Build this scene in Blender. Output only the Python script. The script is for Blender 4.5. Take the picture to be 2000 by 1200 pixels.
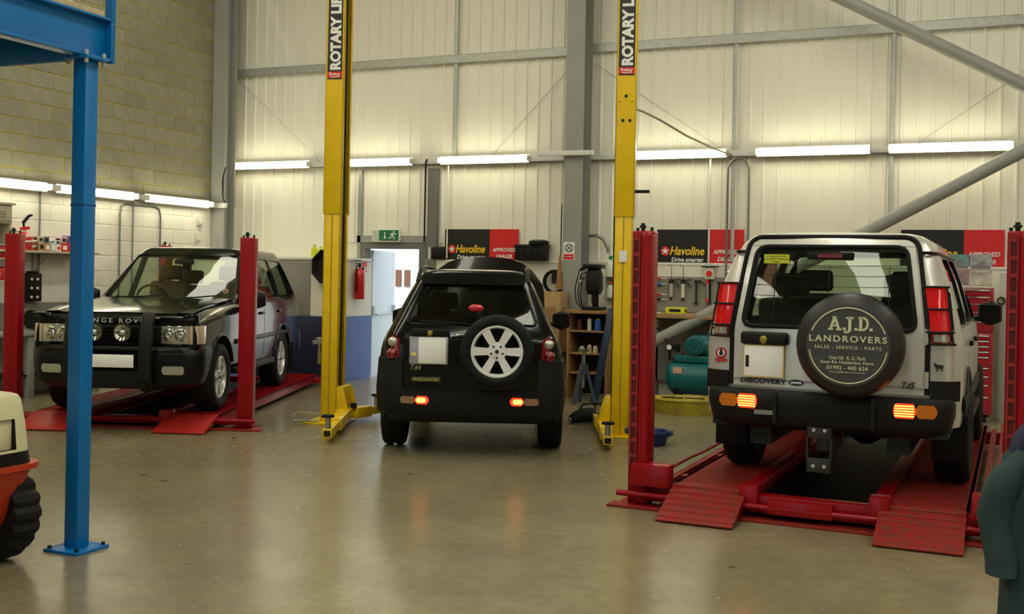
import bpy, bmesh, math, random
from mathutils import Vector as V, Matrix as M, noise

R = math.radians
PI = math.pi
scn = bpy.context.scene
col = scn.collection
for o in list(bpy.data.objects):
    bpy.data.objects.remove(o)
random.seed(7)

# ------------------------------------------------------------------ camera
cam_d = bpy.data.cameras.new('camera')
cam = bpy.data.objects.new('camera', cam_d)
col.objects.link(cam)
scn.camera = cam
cam_d.sensor_width = 36.0
cam_d.lens = 36.0 * 2125 / 2000
cam_d.shift_y = -59 / 2000
cam_d.clip_start = 0.05
cam_d.clip_end = 200
cam.matrix_world = (M.Translation((0, 0, 1.68)) @ M.Rotation(R(23.2), 4, 'Z')
                    @ M.Rotation(R(90), 4, 'X') @ M.Rotation(0.020, 4, 'Z'))

# ------------------------------------------------------------------ world, light, exposure
world = bpy.data.worlds.new('overcast_sky')
scn.world = world
world.use_nodes = True
wb = world.node_tree.nodes['Background']
wb.inputs[0].default_value = (0.86, 0.93, 1.0, 1)
wb.inputs[1].default_value = 1.35
sun_d = bpy.data.lights.new('sun', 'SUN')
sun_d.energy = 3.0
sun_d.angle = R(2)
sun_d.color = (1.0, 0.95, 0.88)
sun = bpy.data.objects.new('sun', sun_d)
col.objects.link(sun)
sun.rotation_euler = (R(48), 0, R(-25))
scn.view_settings.view_transform = 'Standard'
scn.view_settings.look = 'None'
scn.view_settings.exposure = 0.0
scn.view_settings.gamma = 1.0
scn.view_settings.use_curve_mapping = False
TUBE_POWER = 15.0        # fluorescent tubes
ROOF_POWER = 6.3         # daylight through the translucent roof strips
TUBE_COL = (1.0, 0.92, 0.66, 1)
ROOF_COL = (1.0, 0.97, 0.80, 1)

# ------------------------------------------------------------------ materials
MATS = {}
def mat(name, c, rough=0.5, metal=0.0, spec=0.5, coat=0.0, var=0.0, vscale=6.0, bump=0.0, bscale=40.0,
        emit=None, estr=0.0, trans=0.0, ior=1.45, perobj=0.0, c2=None, alpha=1.0, rvar=0.0):
    if name in MATS:
        return MATS[name]
    m = bpy.data.materials.new(name)
    m.use_nodes = True
    nt = m.node_tree
    b = nt.nodes['Principled BSDF']
    b.inputs['Base Color'].default_value = (*c, 1)
    b.inputs['Roughness'].default_value = rough
    b.inputs['Metallic'].default_value = metal
    b.inputs['Specular IOR Level'].default_value = spec
    b.inputs['Coat Weight'].default_value = coat
    b.inputs['Coat Roughness'].default_value = 0.03
    b.inputs['IOR'].default_value = ior
    b.inputs['Transmission Weight'].default_value = trans
    b.inputs['Alpha'].default_value = alpha
    if emit:
        b.inputs['Emission Color'].default_value = (*emit[:3], 1)
        b.inputs['Emission Strength'].default_value = estr
    if var or bump or perobj or rvar:
        tc = nt.nodes.new('ShaderNodeTexCoord')
        nz = nt.nodes.new('ShaderNodeTexNoise')
        nz.inputs['Scale'].default_value = vscale
        nz.inputs['Detail'].default_value = 6
        nz.inputs['Roughness'].default_value = 0.6
        nt.links.new(tc.outputs['Object'], nz.inputs['Vector'])
        if var or perobj:
            mix = nt.nodes.new('ShaderNodeMix')
            mix.data_type = 'RGBA'
            d = c2 or tuple(max(0, x * (1 - var)) for x in c)
            e = tuple(min(1, x * (1 + var)) for x in c)
            mix.inputs[6].default_value = (*d, 1)
            mix.inputs[7].default_value = (*e, 1)
            rmp = nt.nodes.new('ShaderNodeMapRange')
            rmp.inputs[1].default_value = 0.3
            rmp.inputs[2].default_value = 0.7
            nt.links.new(nz.outputs['Fac'], rmp.inputs[0])
            nt.links.new(rmp.outputs[0], mix.inputs[0])
            out = mix.outputs[2]
            if perobj:
                oi = nt.nodes.new('ShaderNodeObjectInfo')
                mr = nt.nodes.new('ShaderNodeMapRange')
                mr.inputs[3].default_value = 1 - perobj
                mr.inputs[4].default_value = 1 + perobj
                nt.links.new(oi.outputs['Random'], mr.inputs[0])
                mm = nt.nodes.new('ShaderNodeMix')
                mm.data_type = 'RGBA'
                mm.blend_type = 'MULTIPLY'
                mm.inputs[0].default_value = 1
                cb = nt.nodes.new('ShaderNodeCombineColor')
                for k in range(3):
                    nt.links.new(mr.outputs[0], cb.inputs[k])
                nt.links.new(out, mm.inputs[6])
                nt.links.new(cb.outputs[0], mm.inputs[7])
                out = mm.outputs[2]
            nt.links.new(out, b.inputs['Base Color'])
        if rvar:
            rr = nt.nodes.new('ShaderNodeMapRange')
            rr.inputs[1].default_value = 0.3
            rr.inputs[2].default_value = 0.7
            rr.inputs[3].default_value = max(0.02, rough - rvar)
            rr.inputs[4].default_value = min(1, rough + rvar)
            nt.links.new(nz.outputs['Fac'], rr.inputs[0])
            nt.links.new(rr.outputs[0], b.inputs['Roughness'])
        if bump:
            n2 = nt.nodes.new('ShaderNodeTexNoise')
            n2.inputs['Scale'].default_value = bscale
            n2.inputs['Detail'].default_value = 4
            nt.links.new(tc.outputs['Object'], n2.inputs['Vector'])
            bp = nt.nodes.new('ShaderNodeBump')
            bp.inputs['Strength'].default_value = bump
            bp.inputs['Distance'].default_value = 0.01
            nt.links.new(n2.outputs['Fac'], bp.inputs['Height'])
            nt.links.new(bp.outputs[0], b.inputs['Normal'])
    MATS[name] = m
    return m

def glass(name, tint, rough=0.0, refl=1.0):
    """thin pane: mostly see-through tint plus a mirror reflection"""
    if name in MATS:
        return MATS[name]
    m = bpy.data.materials.new(name)
    m.use_nodes = True
    nt = m.node_tree
    nt.nodes.clear()
    out = nt.nodes.new('ShaderNodeOutputMaterial')
    mx = nt.nodes.new('ShaderNodeMixShader')
    tr = nt.nodes.new('ShaderNodeBsdfTransparent')
    tr.inputs[0].default_value = (*tint, 1)
    gl = nt.nodes.new('ShaderNodeBsdfGlossy')
    gl.inputs['Roughness'].default_value = rough
    gl.inputs[0].default_value = (refl, refl, refl, 1)
    fr = nt.nodes.new('ShaderNodeFresnel')
    fr.inputs[0].default_value = 1.6
    ge = nt.nodes.new('ShaderNodeNewGeometry')       # the mirror film is the outer face only
    mu = nt.nodes.new('ShaderNodeMath')
    mu.operation = 'MULTIPLY'
    iv = nt.nodes.new('ShaderNodeMath')
    iv.operation = 'SUBTRACT'
    iv.inputs[0].default_value = 1.0
    nt.links.new(ge.outputs['Backfacing'], iv.inputs[1])
    nt.links.new(fr.outputs[0], mu.inputs[0])
    nt.links.new(iv.outputs[0], mu.inputs[1])
    nt.links.new(mu.outputs[0], mx.inputs[0])
    nt.links.new(tr.outputs[0], mx.inputs[1])
    nt.links.new(gl.outputs[0], mx.inputs[2])
    nt.links.new(mx.outputs[0], out.inputs[0])
    MATS[name] = m
    return m

# ------------------------------------------------------------------ building helpers
def link(name, data, parent=None):
    o = bpy.data.objects.new(name, data)
    col.objects.link(o)
    if parent is not None:
        o.parent = parent
    return o

def tag(o, label=None, cat=None, group=None, kind=None):
    if label: o['label'] = label
    if cat: o['category'] = cat
    if group: o['group'] = group
    if kind: o['kind'] = kind
    return o

def thing(name, label, cat, loc=(0, 0, 0), rz=0.0, group=None):
    o = link(name, None)
    o.empty_display_size = 0.1
    o.location = loc
    o.rotation_euler = (0, 0, R(rz))
    return tag(o, label, cat, group)

def copy_tree(o, parent=None):
    c = o.copy()
    col.objects.link(c)
    if parent is not None:
        c.parent = parent
    for ch in list(o.children):
        copy_tree(ch, c)
    return c

class B:
    """collects primitives in one bmesh; done() links it as ONE mesh object"""
    def __init__(s):
        s.bm = bmesh.new()
        s.mi = 0
    def face(s, vs):
        try:
            f = s.bm.faces.new(vs)
            f.material_index = s.mi
            return f
        except ValueError:
            return None
    def box(s, a, b, m=None):
        (x0, y0, z0), (x1, y1, z1) = a, b
        ps = [(x0, y0, z0), (x1, y0, z0), (x1, y1, z0), (x0, y1, z0),
              (x0, y0, z1), (x1, y0, z1), (x1, y1, z1), (x0, y1, z1)]
        if m is not None:
            ps = [m @ V(p) for p in ps]
        v = [s.bm.verts.new(p) for p in ps]
        for f in ((0, 3, 2, 1), (4, 5, 6, 7), (0, 1, 5, 4), (1, 2, 6, 5), (2, 3, 7, 6), (3, 0, 4, 7)):
            s.face([v[i] for i in f])
        return s
    def cbox(s, c, size, m=None):
        h = [k / 2 for k in size]
        t = M.Translation(c)
        if m is not None:
            t = t @ m
        return s.box((-h[0], -h[1], -h[2]), h, t)
    def bar(s, p0, p1, w, t, up=(0, 0, 1)):
        """square bar from p0 to p1, w across, t along 'up'"""
        p0, p1 = V(p0), V(p1)
        d = (p1 - p0).normalized()
        side = d.cross(V(up))
        if side.length < 1e-5:
            side = d.cross(V((1, 0, 0)))
        side.normalize()
        u = side.cross(d).normalized()
        ps = []
        for p in (p0, p1):
            for a, b in ((-1, -1), (1, -1), (1, 1), (-1, 1)):
                ps.append(p + side * (a * w / 2) + u * (b * t / 2))
        v = [s.bm.verts.new(p) for p in ps]
        for f in ((3, 2, 1, 0), (4, 5, 6, 7), (0, 1, 5, 4), (1, 2, 6, 5), (2, 3, 7, 6), (3, 0, 4, 7)):
            s.face([v[i] for i in f])
        return s
    def ringloft(s, rings, cap0=True, cap1=True, closed=True):
        vs = [[s.bm.verts.new(p) for p in r] for r in rings]
        n = len(vs[0])
        for a, b in zip(vs, vs[1:]):
            for i in range(n if closed else n - 1):
                j = (i + 1) % n
                s.face((a[i], a[j], b[j], b[i]))
        if cap0: s.face(vs[0][::-1])
        if cap1: s.face(vs[-1])
        return s
    def cyl(s, p0, p1, r0, r1=None, seg=16, cap=True):
        r1 = r0 if r1 is None else r1
        p0, p1 = V(p0), V(p1)
        d = (p1 - p0).normalized()
        a = d.orthogonal().normalized()
        b = d.cross(a)
        rings = []
        for p, r in ((p0, r0), (p1, r1)):
            rings.append([p + (a * math.cos(2 * PI * i / seg) + b * math.sin(2 * PI * i / seg)) * r for i in range(seg)])
        return s.ringloft(rings, cap, cap)
    def tube(s, pts, r, seg=8, closed=False):
        pts = [V(p) for p in pts]
        n = len(pts)
        rings = []
        a = None
        for i, p in enumerate(pts):
            if closed:
                d = (pts[(i + 1) % n] - pts[i - 1]).normalized()
            else:
                d = (pts[min(i + 1, n - 1)] - pts[max(i - 1, 0)]).normalized()
            a = d.orthogonal().normalized() if a is None else (a - d * a.dot(d)).normalized()
            b = d.cross(a)
            rr = r[i] if isinstance(r, (list, tuple)) else r
            rings.append([p + (a * math.cos(2 * PI * k / seg) + b * math.sin(2 * PI * k / seg)) * rr for k in range(seg)])
        if closed:
            rings.append(rings[0])
            vs = [[s.bm.verts.new(q) for q in rg] for rg in rings[:-1]]
            for i in range(n):
                A, C = vs[i], vs[(i + 1) % n]
                # match twist
                best = min(range(seg), key=lambda o: (A[0].co - C[o].co).length)
                for k in range(seg):
                    s.face((A[k], A[(k + 1) % seg], C[(k + 1 + best) % seg], C[(k + best) % seg]))
            return s
        return s.ringloft(rings)
    def prism(s, pts, axis, a, b, m=None):
        def mk(p, t):
            q = {'x': (t, p[0], p[1]), 'y': (p[0], t, p[1]), 'z': (p[0], p[1], t)}[axis]
            return m @ V(q) if m is not None else V(q)
        return s.ringloft([[mk(p, a) for p in pts], [mk(p, b) for p in pts]])
    def lathe(s, prof, o=(0, 0, 0), axis='z', seg=24, cap0=True, cap1=True, mod=None):
        o = V(o)
        rings = []
        for k, (r, h) in enumerate(prof):
            rg = []
            for i in range(seg):
                t = 2 * PI * i / seg
                rr = r + (mod(k, i) if mod else 0)
                c, q = math.cos(t) * rr, math.sin(t) * rr
                rg.append(o + V({'z': (c, q, h), 'x': (h, c, q), 'y': (q, h, c)}[axis]))
            rings.append(rg)
        return s.ringloft(rings, cap0, cap1)
    def ball(s, c, r, seg=14, rings=9):
        r = (r, r, r) if not isinstance(r, (tuple, list)) else r
        c = V(c)
        vs = []
        for j in range(1, rings):
            f = PI * j / rings
            vs.append([c + V((r[0] * math.sin(f) * math.cos(2 * PI * i / seg), r[1] * math.sin(f) * math.sin(2 * PI * i / seg), -r[2] * math.cos(f))) for i in range(seg)])
        return s.ringloft(vs)
    def done(s, name, m, parent=None, bev=0.0, smooth=None, seg=2, label=None, kind=None, loc=None, solid=None):
        bm = s.bm
        bmesh.ops.recalc_face_normals(bm, faces=bm.faces)
        if solid:
            bmesh.ops.solidify(bm, geom=bm.faces[:], thickness=solid)
        if bev:
            es = [e for e in bm.edges if len(e.link_faces) == 2 and e.calc_face_angle(0) > R(28)]
            bmesh.ops.bevel(bm, geom=es, offset=bev, segments=seg, profile=0.5, affect='EDGES', clamp_overlap=True)
        me = bpy.data.meshes.new(name)
        bm.to_mesh(me)
        bm.free()
        for x in (m if isinstance(m, (list, tuple)) else (m,)):
            me.materials.append(x)
        if smooth or bev:
            me.shade_smooth()
            me.set_sharp_from_angle(angle=R(smooth or 40))
        o = link(name, me, parent)
        if loc is not None: o.location = loc
        return tag(o, label, None, None, kind)

def text(name, body, m, parent, mw, width=None, height=None, bold=0.0, shear=0.0, ext=0.001, spacing=1.0, label=None):
    """lettering as a thin mesh; mw places its centre (x right, y up, z out)"""
    cu = bpy.data.curves.new(name, 'FONT')
    cu.body = body
    cu.align_x = 'CENTER'
    cu.align_y = 'CENTER'
    cu.offset = bold
    cu.shear = shear
    cu.extrude = ext * 10
    cu.space_character = spacing
    cu.resolution_u = 3
    tmp = bpy.data.objects.new(name, cu)
    col.objects.link(tmp)
    bpy.context.view_layer.update()
    me = bpy.data.meshes.new_from_object(tmp.evaluated_get(bpy.context.evaluated_depsgraph_get()))
    bpy.data.objects.remove(tmp)
    bpy.data.curves.remove(cu)
    xs = [v.co.x for v in me.vertices]; ys = [v.co.y for v in me.vertices]
    w, h = max(xs) - min(xs), max(ys) - min(ys)
    cx, cy = (max(xs) + min(xs)) / 2, (max(ys) + min(ys)) / 2
    sx = width / w if width else height / h
    sy = height / h if height else sx
    for v in me.vertices:
        v.co = V(((v.co.x - cx) * sx, (v.co.y - cy) * sy, v.co.z / (ext * 10) * ext if ext else 0))
    me.materials.clear()
    me.materials.append(m)
    o = link(name, me, parent)
    o.matrix_local = mw
    if label: o['label'] = label
    return o

RX = M.Rotation(R(90), 4, 'X')                       # faces -Y
RXB = M.Rotation(R(180), 4, 'Z') @ RX                # faces +Y
def facing(x, y, z, tilt=0.0, roll=0.0):             # faces -Y at (x,y,z)
    return M.Translation((x, y, z)) @ M.Rotation(R(tilt), 4, 'X') @ RX @ M.Rotation(R(roll), 4, 'Z')

def boolean(a, cutters, op='DIFFERENCE'):
    """a minus every cutter object; cutters are removed, a keeps the result"""
    for c in cutters:
        c.parent = a.parent
        md = a.modifiers.new('cut', 'BOOLEAN')
        md.object = c
        md.operation = op
        md.solver = 'EXACT'
        try: md.material_mode = 'TRANSFER'
        except Exception: pass
    bpy.context.view_layer.update()
    me = bpy.data.meshes.new_from_object(a.evaluated_get(bpy.context.evaluated_depsgraph_get()))
    a.modifiers.clear()
    old = a.data
    me.name = old.name
    a.data = me
    for c in cutters:
        bpy.data.objects.remove(c)
    return a

def smooth(o, ang=35):
    o.data.shade_smooth()
    o.data.set_sharp_from_angle(angle=R(ang))

def rrect(x0, z0, x1, z1, r, n=4):
    pts = []
    for cx, cz, a0 in ((x1 - r, z0 + r, -90), (x1 - r, z1 - r, 0), (x0 + r, z1 - r, 90), (x0 + r, z0 + r, 180)):
        for k in range(n + 1):
            a = R(a0 + 90 * k / n)
            pts.append((cx + r * math.cos(a), cz + r * math.sin(a)))
    return pts

def rpoly(pts, r, n=3):
    """polygon with rounded corners"""
    out = []
    N = len(pts)
    for i in range(N):
        p, a, b = V(pts[i]), V(pts[i - 1]), V(pts[(i + 1) % N])
        da, db = (a - p), (b - p)
        ra = min(r, da.length * .45); rb = min(r, db.length * .45)
        p0, p1 = p + da.normalized() * ra, p + db.normalized() * rb
        for k in range(n + 1):
            t = k / n
            out.append(tuple((1 - t) ** 2 * p0 + 2 * t * (1 - t) * p + t * t * p1))
    return out

def arc(c, r, a0, a1, n, axis='y', h=0):
    pts = []
    for i in range(n + 1):
        t = R(a0 + (a1 - a0) * i / n)
        u, v = c[0] + r * math.cos(t), c[1] + r * math.sin(t)
        pts.append({'y': (u, h, v), 'x': (h, u, v), 'z': (u, v, h)}[axis])
    return pts

# ------------------------------------------------------------------ palette
white_paint = mat('white_paint', (0.78, 0.76, 0.66), 0.55, var=0.05, vscale=1.5, bump=0.08, bscale=30)
cream_sheet = mat('white_liner_sheet', (0.80, 0.78, 0.67), 0.42, var=0.03, vscale=0.7)
block_grey = mat('bare_block', (0.235, 0.225, 0.155), 0.9, var=0.10, vscale=5, bump=0.5, bscale=60, perobj=0.10)
block_white = mat('painted_block', (0.80, 0.785, 0.69), 0.6, var=0.04, vscale=4, bump=0.25, bscale=60, perobj=0.025)
mortar = mat('yellow_mortar', (0.42, 0.345, 0.06), 0.95, var=0.15, vscale=8, bump=0.4, bscale=90)
steel_grey = mat('grey_steel_paint', (0.31, 0.315, 0.285), 0.5, var=0.06, vscale=3)
galv = mat('galvanised_steel', (0.46, 0.48, 0.43), 0.45, metal=0.4, var=0.12, vscale=14)
door_grey = mat('door_frame_grey', (0.16, 0.16, 0.145), 0.5)
trunk_white = mat('white_trunking', (0.72, 0.72, 0.66), 0.4)
blue_steel = mat('blue_steel_paint', (0.0, 0.155, 0.47), 0.33, var=0.08, vscale=4, bump=0.03, bscale=20)
yellow_steel = mat('yellow_lift_paint', (0.80, 0.53, 0.006), 0.32, var=0.06, vscale=5, rvar=0.08)
red_steel = mat('red_lift_paint', (0.29, 0.003, 0.007), 0.30, spec=0.35, var=0.08, vscale=6, rvar=0.03)
red_worn = mat('worn_red_deck', (0.27, 0.010, 0.009), 0.48, spec=0.25, c2=(0.16, 0.035, 0.022), var=0.2, vscale=16, bump=0.12, bscale=60, rvar=0.12)
black_rubber = mat('black_rubber', (0.010, 0.010, 0.010), 0.75, spec=0.25, bump=0.1, bscale=80)
tyre_rubber = mat('tyre_rubber', (0.008, 0.008, 0.008), 0.65, spec=0.25, bump=0.08, bscale=60)
black_plastic = mat('black_plastic', (0.011, 0.010, 0.0095), 0.5, spec=0.25, bump=0.05, bscale=200)
black_trim = mat('black_trim', (0.007, 0.007, 0.007), 0.32, spec=0.3)
black_gloss = mat('black_car_paint', (0.004, 0.0042, 0.004), 0.16, spec=0.3, coat=0.3)
green_black = mat('dark_green_car_paint', (0.004, 0.006, 0.0045), 0.15, spec=0.25, coat=0.25)
silver_paint = mat('silver_car_paint', (0.60, 0.59, 0.545), 0.30, metal=0.35, coat=0.6)
chrome = mat('chrome', (0.8, 0.8, 0.78), 0.12, metal=1.0)
alloy = mat('alloy', (0.74, 0.74, 0.73), 0.28, metal=0.6)
steel_bare = mat('bare_steel', (0.5, 0.5, 0.48), 0.3, metal=0.9, var=0.1, vscale=20)
dark_steel = mat('dark_steel', (0.022, 0.022, 0.022), 0.5, metal=0.3, spec=0.3)
plate_white = mat('plate_white', (0.95, 0.95, 0.92), 0.5)
plate_yellow = mat('plate_yellow', (0.85, 0.72, 0.20), 0.5)
clear_lens = mat('clear_lens', (0.55, 0.55, 0.48), 0.08, spec=0.8, coat=1.0, metal=0.5)
red_lens = mat('red_lens', (0.20, 0.004, 0.006), 0.12, coat=1.0)
amber_lens = mat('amber_lens', (0.62, 0.17, 0.01), 0.15, coat=1.0)
red_flash = mat('flash_glow_red', (0.6, 0.01, 0.01), 0.2, emit=(1.0, 0.035, 0.01), estr=2.2)  # camera flash thrown back by the lens, put in as emission
flash_core = mat('flash_glow_core', (0.9, 0.3, 0.05), 0.2, emit=(1.0, 0.42, 0.05), estr=5.0)  # brightest part of the same flash reflection, also as emission
ink_white = mat('white_lettering', (0.82, 0.82, 0.78), 0.5)
ink_black = mat('black_lettering', (0.012, 0.012, 0.012), 0.4)
ink_cream = mat('cream_lettering', (0.62, 0.64, 0.42), 0.5)
ink_yellow = mat('yellow_lettering', (0.85, 0.56, 0.02), 0.5)
sign_black = mat('black_sign_print', (0.012, 0.011, 0.010), 0.4)
sign_red = mat('red_sign_print', (0.66, 0.018, 0.02), 0.4)
wood = mat('bench_wood', (0.30, 0.165, 0.065), 0.6, var=0.25, vscale=9, bump=0.15, bscale=30)
card = mat('brown_cardboard', (0.42, 0.27, 0.12), 0.8, var=0.08)
teal_paint = mat('teal_compressor_paint', (0.004, 0.115, 0.125), 0.35, var=0.08)
peg_grey = mat('grey_board', (0.25, 0.245, 0.205), 0.6, var=0.06, vscale=3)
seat_fabric = mat('dark_seat_fabric', (0.035, 0.032, 0.028), 0.85)
seat_tan = mat('brown_seat_leather', (0.085, 0.055, 0.032), 0.6)
auto_glass = glass('car_window_glass', (0.80, 0.86, 0.79))
dark_glass = glass('dark_tinted_glass', (0.50, 0.52, 0.47))

# ------------------------------------------------------------------ the setting
XL, XR, YB, YF, ZC = -11.75, 9.0, 15.3, -8.0, 7.6

def struct(b, name, m, parent=None, **k):
    return b.done(name, m, parent, kind=None if parent else 'structure', **k)

def floor_material():
    m = bpy.data.materials.new('polished_concrete')
    m.use_nodes = True
    nt = m.node_tree
    N, L = nt.nodes, nt.links
    b = N['Principled BSDF']
    tc = N.new('ShaderNodeTexCoord')
    def nz(scale, detail=6, rough=0.6):
        n = N.new('ShaderNodeTexNoise')
        n.inputs['Scale'].default_value = scale
        n.inputs['Detail'].default_value = detail
        n.inputs['Roughness'].default_value = rough
        L.new(tc.outputs['Object'], n.inputs['Vector'])
        return n
    def rng(src, a, c, lo, hi):
        r = N.new('ShaderNodeMapRange')
        for i, v in enumerate((a, c, lo, hi)):
            r.inputs[i + 1].default_value = v
        L.new(src, r.inputs[0])
        return r.outputs[0]
    def mix(f, c1, c2):
        x = N.new('ShaderNodeMix')
        x.data_type = 'RGBA'
        L.new(f, x.inputs[0])
        for i, c in ((6, c1), (7, c2)):
            if isinstance(c, tuple): x.inputs[i].default_value = (*c, 1)
            else: L.new(c, x.inputs[i])
        return x.outputs[2]
    big = nz(0.55, 5); mid = nz(2.4, 8, 0.65); fine = nz(11, 5, 0.7); spots = nz(6.5, 2, 0.4)
    c = mix(rng(big.outputs[0], 0.35, 0.65, 0, 1), (0.205, 0.178, 0.098), (0.29, 0.256, 0.148))
    c = mix(rng(mid.outputs[0], 0.42, 0.72, 0, 0.55), c, (0.155, 0.135, 0.085))
    c = mix(rng(fine.outputs[0], 0.40, 0.66, 0, 0.42), c, (0.15, 0.13, 0.082))
    c = mix(rng(spots.outputs[0], 0.735, 0.79, 0, 0.8), c, (0.06, 0.048, 0.035))
    L.new(c, b.inputs['Base Color'])
    L.new(rng(mid.outputs[0], 0.3, 0.7, 0.21, 0.29), b.inputs['Roughness'])
    b.inputs['Specular IOR Level'].default_value = 0.5
    return m

b = B(); b.box((XL - .3, YF - .3, -0.15), (XR + .3, YB + .02, 0))
floor = struct(b, 'floor', floor_material())
b = B(); b.box((-30, YF - 26, -0.2), (40, YF - .3, -0.02)); b.box((-30, YB + .02, -0.2), (40, YB + 30, -0.02))
struct(b, 'ground', mat('yard_concrete', (0.42, 0.42, 0.40), 0.9, var=0.1, vscale=2))

# left wall: mortar bed behind single blocks
b = B()
b.box((XL - .3, YF, 0), (XL - .008, 9.9, ZC)); b.box((XL - .3, 9.9, 2.77), (XL - .008, YB, ZC))
wall_left = struct(b, 'wall_left', mortar)
b = B(); b.box((XL - .28, 9.9, 0), (XL - .004, YB, 2.77))
struct(b, 'painted_backing', white_paint, wall_left)
b = B(); b.box((XL - .01, YF, 0), (XL, 9.9, 2.77)); 
struct(b, 'painted_render', white_paint, wall_left)
meshes = {}
def block(y0, y1, z0, m, nm):
    key = (round(y1 - y0, 3), m.name)
    if key not in meshes:
        q = B(); h = .105; L = (y1 - y0) / 2
        q.box((-.05, -L, -h), (0, L, h))
        o = q.done('block', m, wall_left, bev=0.004, seg=1)
        meshes[key] = o.data
    else:
        o = link('block', meshes[key], wall_left)
    o.location = (XL + random.uniform(-.0012, .0012), (y0 + y1) / 2, z0 + .1125)
for k in range(-8, 16):
    z0 = 2.77 + .225 * k
    off = 0.225 if k % 2 else 0.0
    y = 9.9 + off - .45
    while y < YB - .02:
        a, c = max(9.9, y + .0065), min(YB, y + .45 - .0065)
        if c - a > .03:
            block(a, c, z0 + .0, block_grey if k >= 0 else block_white, 'block')
        y += .45

# back wall: painted block dado, profiled white liner sheets above it
b = B()
b.box((XL, YB, 1.92), (-9.2, YB + .25, ZC)); b.box((-8.02, YB, 0), (XR, YB + .25, 1.92)); b.box((-8.02, YB, 1.92), (XR, YB + .25, ZC))
b.box((-9.2, YB, 2.2), (-8.02, YB + .25, ZC)); b.box((XL, YB, 0), (-9.2, YB + .25, 1.92))
wall_back = struct(b, 'wall_back', white_paint)
prof = []
for k in range(5):
    x = k * .2
    prof += [(x, 0), (x + .148, 0), (x + .160, -.016), (x + .186, -.016), (x + .198, 0)]
prof += [(1.0, 0)]
sheets = {}
for k in range(20):
    zb = 2.19 if k in (2, 3) else 1.92          # the two sheets over the fire door start at its head
    if zb not in sheets:
        q = B()
        vs0 = [q.bm.verts.new((x, y - .006, zb)) for x, y in prof]; vs1 = [q.bm.verts.new((x, y - .006, ZC)) for x, y in prof]
        for i in range(len(prof) - 1): q.face((vs0[i], vs0[i + 1], vs1[i + 1], vs1[i]))
        o = q.done('liner_panel', cream_sheet, wall_back)
        sheets[zb] = o.data
    else:
        o = link('liner_panel', sheets[zb], wall_back)
    o.location = (XL + k, YB - .005, 0)
b = B(); b.box((-8.0, YB - .09, 1.89), (1.6, YB - .0, 1.93)); b.box((-9.0, YB - .05, 1.89), (-9.2, YB, 1.92))
struct(b, 'ledge', trunk_white, wall_back, bev=.004)
b = B(); b.box((-8.0, YB - .08, 0), (3.5, YB - .0, 1.89))
struct(b, 'dado', white_paint, wall_back)

# partition box left of the fire door: white above, blue below
b = B(); b.box((XL + .0, 14.35, 1.01), (-9.03, YB, 1.88))
part = struct(b, 'wall_partition', white_paint)
b = B(); b.box((XL, 14.352, 0), (-9.032, YB, 1.01))
struct(b, 'blue_dado', mat('blue_dado_paint', (0.10, 0.165, 0.42), 0.5, var=0.05), part)
b = B(); b.box((XL, 14.30, 1.88), (-9.0, YB, 1.925))
struct(b, 'ledge', trunk_white, part, bev=.004)
b = B(); b.box((-11.2, 14.335, 1.02), (-9.56, 14.35, 1.84))
struct(b, 'grey_panel', peg_grey, part, bev=.004)
b = B(); b.box((-10.6, 14.33, 0.02), (-9.3, 14.352, 1.0))
struct(b, 'shaded_dado_front', mat('shaded_dado_front', (0.012, 0.018, 0.05), 0.5), part, bev=.004)  # shade on the blue dado's front, painted as a dark overlay

# other walls, ceiling
b = B(); b.box((XR, YF, 0), (XR + .25, YB, ZC))
struct(b, 'wall_right', cream_sheet)
b = B()
b.box((XL, YF - .25, 0), (-6.6, YF, ZC)); b.box((-2.6, YF - .25, 0), (XR, YF, ZC)); b.box((-6.6, YF - .25, 4.6), (-2.6, YF, ZC))
struct(b, 'wall_front', mat('grey_rear_wall', (0.16, 0.155, 0.13), 0.8))
b = B(); b.box((XL, YF, ZC), (XR, YB, ZC + .2))
struct(b, 'ceiling', mat('white_roof_sheet', (0.30, 0.295, 0.25), 0.6))
rooflight = mat('translucent_roof_strip', (0.9, 0.9, 0.85), 0.5, emit=ROOF_COL, estr=ROOF_POWER)
for i, (x, hw_) in enumerate(((-10.02, .42), (-6.7, .45), (-1.55, .62), (4.6, .62))):
    b = B(); b.box((x - hw_, -6.0, ZC - .03), (x + hw_, 13.0, ZC - .005))
    struct(b, 'window_%d' % (i + 1), rooflight)

# columns, girts, rods, braces
def ibeam(name, cx, y0, y1, w, z0, z1, t=.018):
    q = B()
    q.box((cx - w / 2, y0, z0), (cx + w / 2, y0 + t, z1)); q.box((cx - w / 2, y1 - t, z0), (cx + w / 2, y1, z1))
    q.box((cx - .008, y0 + t, z0), (cx + .008, y1 - t, z1))
    return struct(q, name, steel_grey)
ibeam('trim_1', -5.42, 14.82, 15.19, .28, 0, ZC)
ibeam('trim_2', -11.61, 14.64, 14.92, .27, 0, ZC)
ibeam('trim_3', 1.50, 14.82, 15.19, .28, 0, ZC)
def cgirt(name, x0, x1, z, h=.17, y=YB - .03):
    q = B(); q.box((x0, y - .055, z - h / 2), (x1, y - .05, z + h / 2))
    q.box((x0, y - .055, z - h / 2), (x1, y + .01, z - h / 2 + .004)); q.box((x0, y - .055, z + h / 2 - .004), (x1, y + .01, z + h / 2))
    return struct(q, name, galv)
cgirt('trim_4', XL, -5.55, 5.06, .13); cgirt('trim_5', -5.5, 1.5, 5.08, .13)
cgirt('trim_6', XL, -5.55, 3.46, .08); cgirt('trim_7', -5.5, 1.5, 3.46, .08)
n = 8
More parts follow.
